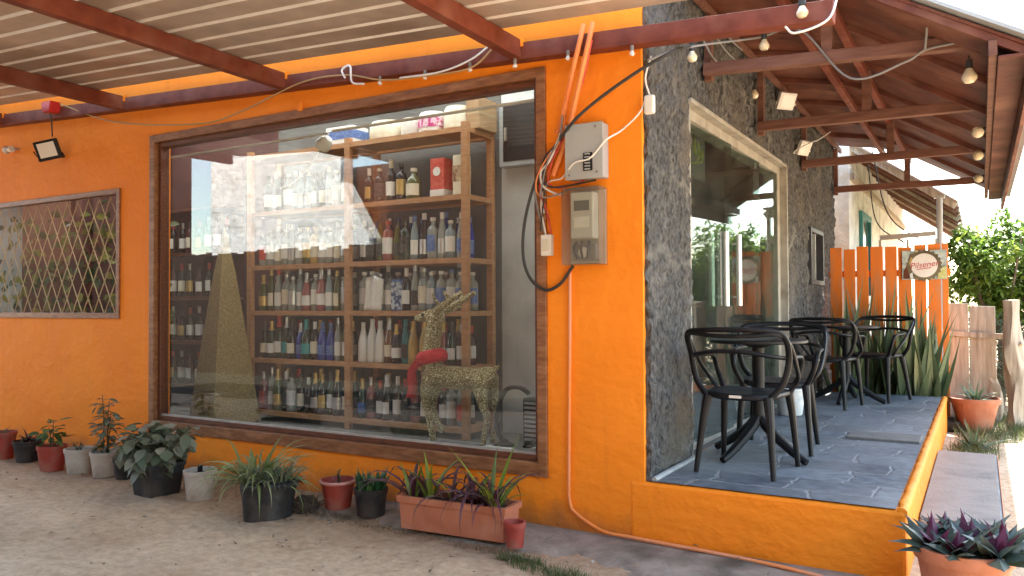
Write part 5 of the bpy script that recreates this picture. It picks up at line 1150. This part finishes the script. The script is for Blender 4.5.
# neighbour house along the same side, beyond the fence
HX = .12
hs = thing('neighbour_house', (HX, 9.5, 0), 'whitewashed neighbour house with teal window and tiled eaves beyond the fence', 'house')
b = MB(); b.box(-5, HX, 7.2, 16, 0, 3.6); b.build('wall', MT['whitewash'], hs)
TEAL = mat('teal_window_paint', (.03, .20, .22), (.05, .26, .27), rough=.5)
wy = [8.2, 9.3]
wf = thing('window', (0, 0, 0), None, None); wf.parent = hs; wf.location = (0, 0, 0)
b = MB(); b.box(HX-.02, HX+.05, wy[0], wy[0]+.09, 1.35, 2.65); b.box(HX-.02, HX+.05, wy[1]-.09, wy[1], 1.35, 2.65); b.box(HX-.02, HX+.05, wy[0]+.09, wy[1]-.09, 2.56, 2.65); b.box(HX-.02, HX+.05, wy[0]+.09, wy[1]-.09, 1.35, 1.43)
b.build('frame', TEAL, wf, bevel=.004); b = MB(); b.box(HX+.001, HX+.008, wy[0]+.09, wy[1]-.09, 1.43, 2.56); b.build('pane', mat('pale_reflecting_pane', (.10, .16, .19), rough=.08), wf)
EX = 1.38; ez = lambda x: 3.45-.72*(x-HX)
b = MB(); b.bar((HX-.3, 7.25, ez(HX-.3)+.08), (HX-.3, 15.9, ez(HX-.3)+.08), .02, .02)
pts = []
n = 40
for j in range(n+1):
    y = 7.3+8.6*j/n
    for (x, dz_) in ((HX-.4, 0), (HX+.5, 0), (EX, 0)): b.v.append(Vector((x, y, ez(x)+.06+.03*(j % 2)+.02*mnoise.noise((x*3, y*2, 0)))))
base_ = len(b.v)-(n+1)*3
for j in range(n):
    for i in range(2): k = base_+j*3+i; b.f.append((k, k+1, k+4, k+3)); b.mi.append(0)
o = b.build('eaves_roof', mat('old_roof_tiles', (.24, .17, .12), (.38, .29, .21), rough=.9, scale=9, bump=.5), hs); o.modifiers.new('s', 'SOLIDIFY').thickness = .03
for j in range(13):
    y = 7.4+.62*j; b = MB(); b.bar((HX-.02, y, ez(HX)), (EX-.02, y, ez(EX-.02)), .07, .09); b.build('rafter_tail', MT['brown_pale'] if j % 3 else OLD, hs)
b = MB(); b.box(HX-.01, HX+.06, 7.3, 15.9, 2.98, 3.06); b.build('wall_plate', OLD, hs)
# metal post and frame by the house
t = thing('metal_post', (1.12, 7.0, 0), 'thin grey metal post standing under the neighbour eaves', 'post'); p = at(940, 245, 1, 7.0); t.location = (p.x, 7.0, 0)
MB().tube([(0, 0, 0), (0, 0, 2.62)], .034, 10).build('pole', MT['grey_box'], t, smooth=True, world=False); MB().box(-.06, .06, -.06, .06, 2.62, 2.65).build('cap_plate', MT['grey_box'], t, world=False)
t = thing('bar_trellis', (.7, 7.0, 0), 'low grey metal trellis of bars just above the orange fence', 'trellis'); a = at(880, 238, 1, 6.9); c = at(936, 231, 1, 6.9); t.location = (a.x, 6.9, 0)
MB().bar((a.x, 6.9, a.z), (c.x, 6.9, a.z+.03), .05, .06).build('bar', MT['grey_box'], t); 
for x in (a.x, (a.x+c.x)/2, c.x): MB().bar((x, 6.9, 0), (x, 6.9, a.z-.03), .03, .03).build('upright', MT['grey_box'], t)
for i, (u0, u1, bz) in enumerate(((868, 905, 205), (872, 925, 190))):
    a = at(u0, bz-40, 1, 6.9); c = at(u1, 243, 1, 6.95)
    b = MB(); b.tube(cr([a, (a+c)/2+Vector((-.12, .05, -.22)), c], 10), .008, 6); tag(b.build('overhead_cable', MT['wire_dark'], smooth=True), ['slack dark cable hanging steeply beside the teal window of the white house', 'slack dark cable looping from the white house wall to the grey metal post'][i], 'cable')

# ---- what stands across the yard behind the viewer and what is added for the shop window reflection
yw = thing('yard_wall', (-11, -8.6, 0), 'sunlit whitewashed house wall across the yard, mirrored in the shop window', 'wall')
b = MB(); P_ = [(-14.5, 0), (-8.9, 0), (-9.2, 2.3), (-10.3, 4.0), (-10.3, 5.6), (-14.5, 5.6)]  # outline cut to the sunlit patch; slanted end stands in for shadow edge
b.face([(x, -8.6, z) for x, z in P_][::-1]); b.face([(x, -9.0, z) for x, z in P_])
for (xa, za), (xb, zb_) in zip(P_, P_[1:]+P_[:1]): b.face([(xa, -9.0, za), (xb, -9.0, zb_), (xb, -8.6, zb_), (xa, -8.6, za)][::-1])
b.build('wall', MT['whitewash'], yw); b = MB(); b.box(-14.6, -10.25, -9.1, -8.5, 5.601, 5.75); b.build('coping', MT['concrete'], yw)
yd = thing('yard_shed', (-2, -10, 0), 'dark timber shed with tin roof across the yard, mirrored in the shop window', 'shed')
b = MB(); b.box(-11.5, 7.5, -12, -9.15, 0, 4.4); b.build('wall', MT['frame_dark'], yd)
b = MB(); b.box(-9.4, 7.8, -12.2, -6.3, 4.41, 4.5); b.build('roof', MT['tin'], yd)
yg = thing('yard_barn', (-22, -8, 0), 'building at the far left of the yard, darkened for the window reflection', 'building')
b = MB(); b.box(-28, -16.4, -9.5, -7.0, 0, 6); b.build('wall', MT['frame_dark'], yg); b = MB(); b.box(-28.3, -16.1, -9.8, -6.2, 6.01, 6.2); b.build('roof', MT['tin'], yg)  # wall coloured dark in place of shade, so its reflection stays dark
yf = thing('added_fence', (-14, -6.2, 0), 'tall dark board fence added across the yard to darken the shop window reflection', 'fence')  # added to hide sunlit ground from the window reflection
b = MB(); q = random.Random(4); x = -30.0
while x < -3.0: w = q.uniform(.14, .2); b.box(x, x+w, -6.2, -6.17, 0, 2.35+q.uniform(-.04, .04)); x += w+.008
b.build('board', mat('black_fence_boards', (.02, .012, .008), (.035, .02, .013), rough=.8), yf)
for z in (.5, 1.9): MB().box(-30, -3, -6.26, -6.201, z, z+.09).build('rail', MT['frame_dark'], yf)
for i, (x, y, s_) in enumerate(((8.5, -9, 1.3), (12.5, -4.0, 1.5), (11, 3.5, 1.3))):
    shrub('leafy_tree', (x, y, 0), ['green tree across the yard to the right behind the viewer', 'large green tree on the right of the yard', 'green tree on the right, level with the terrace'][i], 2.6*s_, 1.9*s_, 1.7*s_, 1.7*s_, 46, 40, 20+i, .24, .11, group='trees round the yard', cat='tree')

# ================================================================== ELECTRICS ON THE ORANGE WALL
def on(u, v, y=-.012): return at(u, v, 1, y)
def cable(name, pts, r, m_, label, n=8, group=None, cat='cable'):
    b = MB(); b.tube(cr(pts, n), r, 7); return tag(b.build(name, m_, smooth=True), label, cat, group)
a, c = on(567, 127, -.07), on(604, 177, -.07); a2, c2 = on(566, 125, -.01), on(605, 178, -.01)
bx = thing('breaker_panel', (a.x, -.001, c.z), 'grey electrical breaker panel on the orange wall above the meter', 'breaker panel')
bw, bh = c.x-a.x, a.z-c.z
b = MB(); b.box(a.x, c.x, -.085, -.001, c.z, a.z); b.build('case', MT['grey_box'], bx, bevel=.006)
b = MB(); b.box(a.x-.004, c.x+.004, -.093, -.0855, c.z-.004, a.z+.004); b.build('cover', MT['grey_box'], bx, bevel=.004)
x0, x1, z0, z1 = a.x+bw*.50, a.x+bw*.74, c.z+bh*.13, c.z+bh*.46
b = MB(); b.box(x0, x1, -.099, -.0935, z0, z1); b.build('breaker_row', MT['black'], bx)
for k in range(6): MB().box(x0+.012, x1-.012, -.108, -.0995, z0+(z1-z0)*(k+.3)/6, z0+(z1-z0)*(k+.7)/6).build('breaker_toggle', MT['grey_box'], bx)
for (u, v) in ((.1, .08), (.85, .1), (.1, .93), (.82, .93)): MB().lathe([(.008, 0), (.007, .003), (1e-4, .0035)], 10, (a.x+bw*u, -.0932, c.z+bh*v), M=Matrix.Rotation(R(90), 3, 'X')).build('screw', MT['wire_grey'], bx, smooth=True)
a, c = on(563, 189, -.10), on(601, 264, -.10); mw, mh = c.x-a.x, a.z-c.z
mx_ = thing('electric_meter', (a.x, -.001, c.z), 'electricity meter in a clear plastic box below the grey panel', 'electric meter')
def open_box(x0, x1, y0, y1, z0, z1, t_=.004):
    b = MB(); b.box(x0, x1, y0, y0+t_, z0, z1); b.box(x0, x0+t_, y0+t_, y1, z0, z1); b.box(x1-t_, x1, y0+t_, y1, z0, z1); b.box(x0+t_, x1-t_, y0+t_, y1, z0, z0+t_); b.box(x0+t_, x1-t_, y0+t_, y1, z1-t_, z1); return b
open_box(a.x, c.x, -.125, -.006, c.z, a.z).build('clear_box', MT['clearplastic'], mx_)
b = MB(); b.box(a.x+.006, c.x-.006, -.0215, -.001, c.z+.006, a.z-.006); b.build('back_plate', mat('grey_beige_plastic', (.36, .33, .28), (.44, .41, .36), rough=.6, scale=5), mx_, bevel=.004)
xc = (a.x+c.x)/2; b = MB(); b.box(xc-mw*.30, xc+mw*.30, -.10, -.022, c.z+mh*.34, a.z-mh*.06); b.build('meter_body', mat('meter_grey', (.50, .50, .47), (.56, .55, .52), rough=.4), mx_, bevel=.008)
b = MB(); b.box(xc-mw*.2, xc+mw*.2, -.104, -.1005, a.z-mh*.30, a.z-mh*.17); b.build('display', MT['dark_in'], mx_)
b = MB(); b.box(xc-mw*.2, xc+mw*.2, -.103, -.1005, a.z-mh*.52, a.z-mh*.38); b.build('data_plate', LB['white'], mx_)
b = MB(); b.box(xc-mw*.3, xc+mw*.32, -.08, -.022, c.z+mh*.06, c.z+mh*.27); b.build('terminal_block', MT['wire_grey'], mx_, bevel=.004)
b = MB()
for k in range(3): b.tube(cr([(xc-.04+.04*k, -.085, c.z+mh*.3), (xc-.05+.045*k, -.10, c.z+mh*.2), (xc-.03+.03*k, -.09, c.z+mh*.08)], 5), .008, 6)
b.build('lead', MT['wire_dark'], mx_, smooth=True)
b = MB(); b.lathe([(.03, 0), (.028, .012), (1e-4, .014)], 16, (xc+.0, -.081, c.z+mh*.16), M=Matrix.Rotation(R(90), 3, 'X')); b.build('seal', MT['whiteplastic'], mx_, smooth=True)
p = on(548, 245); t = thing('switch_box', p, 'small white switch box between window frame and meter', 'switch')
b = MB(); b.box(p.x-.035, p.x+.035, -.042, -.001, p.z-.065, p.z+.06); b.build('case', MT['whiteplastic'], t, bevel=.006); b = MB(); b.box(p.x-.018, p.x+.018, -.049, -.0425, p.z-.035, p.z+.03); b.build('rocker', mat('yellowed_plastic', (.62, .58, .46), rough=.4), t, bevel=.004)
for i, P in enumerate(([(593, 22), (581, 75), (566, 140), (553, 176)], [(584, 24), (573, 70), (562, 120), (557, 134)])):
    cable('conduit', [on(u, v, -.125 if k < 1 else (-.115 if k == 1 else -.035)) for k, (u, v) in enumerate(P)], .0155, MT['wire_or'], ['orange flexible conduit dropping from the roof, right one of the pair', 'orange flexible conduit dropping from the roof, left one of the pair'][i], cat='conduit')
cable('power_cable', [at(690, 46, 1, .1), at(672, 52, 1, -.11), on(640, 70, -.13), on(600, 98, -.13), on(573, 122, -.13), on(553, 150, -.03), on(536, 180, -.04), on(525, 220, -.05), on(523, 255, -.05), on(530, 278, -.04), on(545, 290, -.03), on(560, 284, -.03), on(573, 266, -.03)], .0095, MT['wire_dark'], 'thick black power cable looping from the canopy round to the meter')
cable('wire', [at(646, 96, 1, .0), on(640, 112, -.04), on(622, 130, -.03), on(606, 140, -.11), on(590, 158, -.11), on(574, 163, -.11), on(562, 178, -.06), on(548, 183, -.03), on(541, 205, -.03), on(546, 236, -.03)], .005, MT['wire_white'], 'thin white wire crossing the grey breaker panel')
cable('wire', [on(592, 40, -.115), on(583, 80, -.10), on(570, 118, -.05), on(558, 150, -.04), on(546, 168, -.04), on(540, 190, -.04), on(548, 215, -.03), on(551, 236, -.03)], .0055, MT['wire_red'], 'thin red wire running beside the orange conduits to the switch')
cable('wire', [on(556, 150, -.05), on(548, 178, -.05), on(556, 188, -.05), on(575, 184, -.05), on(584, 180, -.04)], .005, MT['wire_red'], 'short red wire looping under the breaker panel')
q = random.Random(21)
for i_, (m_, lab_) in enumerate(((MT['wire_white'], 'thin white wire at the left of the tangled bundle by the window frame'), (MT['wire_dark'], 'thin black wire hanging kinked beside the white switch box'), (MT['wire_or'], 'thin orange wire looping from the bundle into the meter top'), (MT['wire_grey'], 'grey wire curling low under the breaker panel corner'))):
    U = [(565, 118), (556, 142), (546, 162), (539, 180), (541, 196), ((548, 214), (544, 232), (566, 196), (577, 186))[i_]]
    cable('wire', [on(u+q.uniform(-4, 4), v+q.uniform(-3, 3), -.035-.012*i_) for u, v in U], .0045, m_, lab_)
cable('wire', [on(553, 155, -.05), on(543, 172, -.05), on(548, 186, -.06), on(566, 186, -.06), on(596, 180, -.04)], .0055, MT['wire_dark'], 'short black wire looping under the breaker panel')
cable('wire', [on(558, 140, -.05), on(546, 165, -.05), on(537, 178, -.05), on(536, 200, -.04), on(544, 232, -.03)], .0055, MT['wire_grey'], 'thin grey wire hanging from the bundle to the switch')
cable('wire', [on(562, 130, -.06), on(550, 160, -.06), on(541, 172, -.055), on(543, 186, -.05), on(556, 194, -.04), on(563, 196, -.03)], .006, MT['wire_white'], 'white wire curling from the cable bundle into the meter box')
b = MB(); P = [on(570, 268, -.014), on(570, 340, -.014), on(569, 470, -.014), on(570, 502, -.016), on(577, 514, -.02), Vector((-.24, -.032, .052)), Vector((-.08, -.038, .044))]
P += [Vector((.10, -.045, .04)), Vector((.40, -.06, .036)), Vector((.72, -.10, .034)), Vector((.95, -.15, .03))]
b.tube(cr(P, 6), .0095, 8); tag(b.build('conduit_pipe', mat('overpainted_conduit', (.84, .25, .04), (.70, .30, .16), rough=.5, scale=3), smooth=True), 'thin pipe down the orange wall bending along its foot to the right', 'pipe')
p = at(655, 104, 1, -.0); t = thing('plug', p, 'white plug dangling on its wire against the dark stone corner', 'plug'); t.location = (.06, -.03, p.z)
MB().box(-.03, .03, -.018, .018, -.06, .045).build('body', MT['whiteplastic'], t, world=False, bevel=.012); MB().tube(cr([(0, 0, .045), (-.02, -.01, .14), (.01, 0, .26)], 5), .005, 6).build('lead', MT['wire_white'], t, smooth=True, world=False)

# flood lights
def flood(p, yaw, tilt, sc, label, m_=MT['black'], roll=0):
    t = thing('flood_light', p, label, 'flood light', 'flood lights on the shop walls', yaw); M = Matrix.Rotation(roll, 3, 'Y') @ Matrix.Rotation(tilt, 3, 'X')
    b = MB(); b.box(-.085*sc, .085*sc, -.02, .02, -.075*sc, .075*sc); b.v = [M@v for v in b.v]; b.build('housing', m_, t, world=False, bevel=.008)
    b = MB(); b.box(-.062*sc, .062*sc, -.0235, -.0205, -.052*sc, .056*sc); b.v = [M@v for v in b.v]; b.build('panel', MT['lens'], t, world=False)
    b = MB(); b.tube([(-.1*sc, 0, -.02), (-.1*sc, .06, -.05), (.1*sc, .06, -.05), (.1*sc, 0, -.02)], .007, 6); b.build('bracket', m_, t, world=False)
    return t
p = on(48, 150, -.12); flood(p, R(38), R(14), 1.2, 'black flood light under the red junction box at the upper left', roll=R(-14))
p = at(785, 101, 0, .10); flood((.11, p.y, p.z), R(50), R(28), 1.05, 'white-faced flood light on the stone wall above the door, nearer one', MT['whiteplastic'])
p = at(803, 148, 0, .10); flood((.11, p.y, p.z), R(65), R(25), 1.0, 'white-faced flood light on the stone wall past the door, farther one', MT['whiteplastic'])
p = on(51, 108, -.15); t = thing('junction_box', p, 'small red junction box under the wall beam at the upper left', 'junction box')
b = MB(); b.box(-.075, .075, -.05, .05, -.045, .05); 
for v in b.v:
    if v.z < 0: v.x *= .7
b.build('box', MT['red'], t, world=False, bevel=.006); MB().tube(cr([(-.02, 0, -.04), (-.025, .02, -.12), (-.03, .03, -.25)], 5), .006, 6).build('lead', MT['wire_dark'], t, smooth=True, world=False)
p = on(12, 149, -.06); t = thing('bulb_fitting', p, 'small bare bulb fitting on the orange wall at the far left', 'lamp')
MB().lathe([(.03, 0), (.03, .02), (.02, .05), (.018, .07)], 14, M=Matrix.Rotation(R(-90), 3, 'Y')).build('socket', MT['whiteplastic'], t, smooth=True, world=False); MB().ball((-.10, 0, 0), .036).build('bulb', MT['bulb_clear'], t, smooth=True, world=False)
MB().tube([(.0, 0, 0), (.03, .055, .01)], .006, 6).build('stalk', MT['steel'], t, world=False)

# string lights: clear bulbs along the wall beam, warm bulbs under the canopy
def pendant(root, p, drop, r, bulbm, sock=MT['wire_dark'], lean=0, k=1):
    s = MB(); x, y, z = p; s.tube([(x, y, z), (x+lean*.5, y, z-drop*.5), (x+lean, y, z-drop)], .004, 6); s.lathe([(.017*k, 0), (.019*k, -.045*k), (.015*k, -.05*k)], 12, (x+lean, y, z-drop)); 
    so_ = s.build('socket', sock, root, smooth=True)
    g_ = MB(); zz = z-drop-.05*k; g_.lathe([(r*.45, 0), (r*.62, -r*.35), (r*.98, -r*1.0), (r*.95, -r*1.45), (r*.6, -r*1.9), (1e-4, -r*2.05)], 14, (x+lean, y, zz)); g_.build('bulb', bulbm, so_, smooth=True)
b1 = thing('string_light', on(470, 60, -.12), 'clear string light bulbs along the brown beam above the window', 'string light')
pts = [on(60, 104, -.12), on(115, 122, -.06), on(197, 124, -.06), on(240, 112, -.06), on(300, 83, -.11), on(345, 75, -.12), on(383, 80, -.12), on(425, 76, -.12), on(470, 68, -.12), on(494, 47, -.12)]
MB().tube(cr(pts, 8), .0055, 6).build('cable', mat('ochre_cable', (.42, .27, .12), rough=.6), b1, smooth=True)
for (u, v) in ((380, 78), (425, 72), (470, 64), (515, 60), (568, 52), (632, 47)): pendant(b1, on(u, v-2, -.11), .004, .0145, MT['bulb_clear'], MT['wire_grey'], k=.55)
b2 = thing('string_light', (.9, 1, 2.8), 'warm white string light bulbs strung under the brown canopy', 'string light')
cabs = [at(648, 60, 1, -.1), at(690, 47, 1, .3), at(757, 38, 1, 1.0), at(800, 30, 1, .96), at(850, 78, 1, .96), at(905, 62, 1, .96), at(925, 50, 1, .96), at(960, 42, 1, .96)]
MB().tube(cr(cabs, 8), .007, 6).build('cable', MT['wire_grey'], b2, smooth=True)
cab2 = [at(925, 50, 1, .96), at(927, 20, 1, .8), at(923, -5, 1, .7)]
MB().tube(cr(cab2, 6), .007, 6).build('cable', MT['wire_grey'], b2, smooth=True)
for (u, v, y, r, dr) in ((692, 40, .5, .032, .02), (764, 29, 1.0, .034, .02), (754, 72, 2.45, .036, .10), (802, -8, -.10, .030, .02), (969, 55, 1.1, .042, .03), (947, 118, 7.5, .05, .1)):
    if y > 7: continue
    pendant(b2, at(u, v, 1, y), dr, r, MT['bulb'])
for y in (2.45, 3.5, 4.95):
    so_ = MB().tube([(1.664, y, 2.57), (1.645, y, 2.565)], .018, 10).build('socket', MT['wire_dark'], b2, smooth=True); MB().ball((1.612, y, 2.555), .042, 14).build('bulb', MT['bulb'], so_, smooth=True)
cable('wire', [at(800, 148, 1, 3.4), at(812, 142, 1, 4.2), at(818, 140, 1, 4.6), at(830, 132, 1, 5.4)], .007, MT['wire_white'], 'short white wire between the two flood lights on the stone wall')
cable('wire', [Vector((1.05, -.10, 2.84)), Vector((1.0, -.11, 2.70)), Vector((.85, -.11, 2.66)), Vector((.80, -.11, 2.70))], .006, MT['wire_white'], 'white wire hooked round the end of the brown wall beam')
for i, (u, v, u2, v2, y) in enumerate(((703, 40, 722, 68, 1.4), (712, 30, 735, 60, 1.8), (720, 24, 742, 50, 2.0))):
    cable('wire', [Vector((.07, at(u, v, 0, .07).y, at(u, v, 0, .07).z)), Vector((.10, at((u+u2)/2, (v+v2)/2+3, 0, .10).y, at((u+u2)/2, (v+v2)/2+3, 0, .10).z)), Vector((.06, at(u2, v2, 0, .06).y, at(u2, v2, 0, .06).z))], .007, MT['wire_grey'], ['grey wire on the stone wall under the canopy, nearest the corner', 'grey wire on the stone wall under the canopy, middle one of three', 'grey wire on the stone wall under the canopy, farthest from the corner'][i])
cable('wire', [on(345, 78, -.13), on(342, 70, -.13), on(350, 66, -.13), on(352, 82, -.13), on(364, 84, -.13)], .007, MT['wire_white'], 'white wire tied in a loop on the brown beam above the window')
cable('wire', [on(400, 78, -.12), on(440, 72, -.13), on(470, 60, -.13), on(490, 45, -.13)], .006, MT['wire_white'], 'white wire sagging below the brown beam near the third rafter')
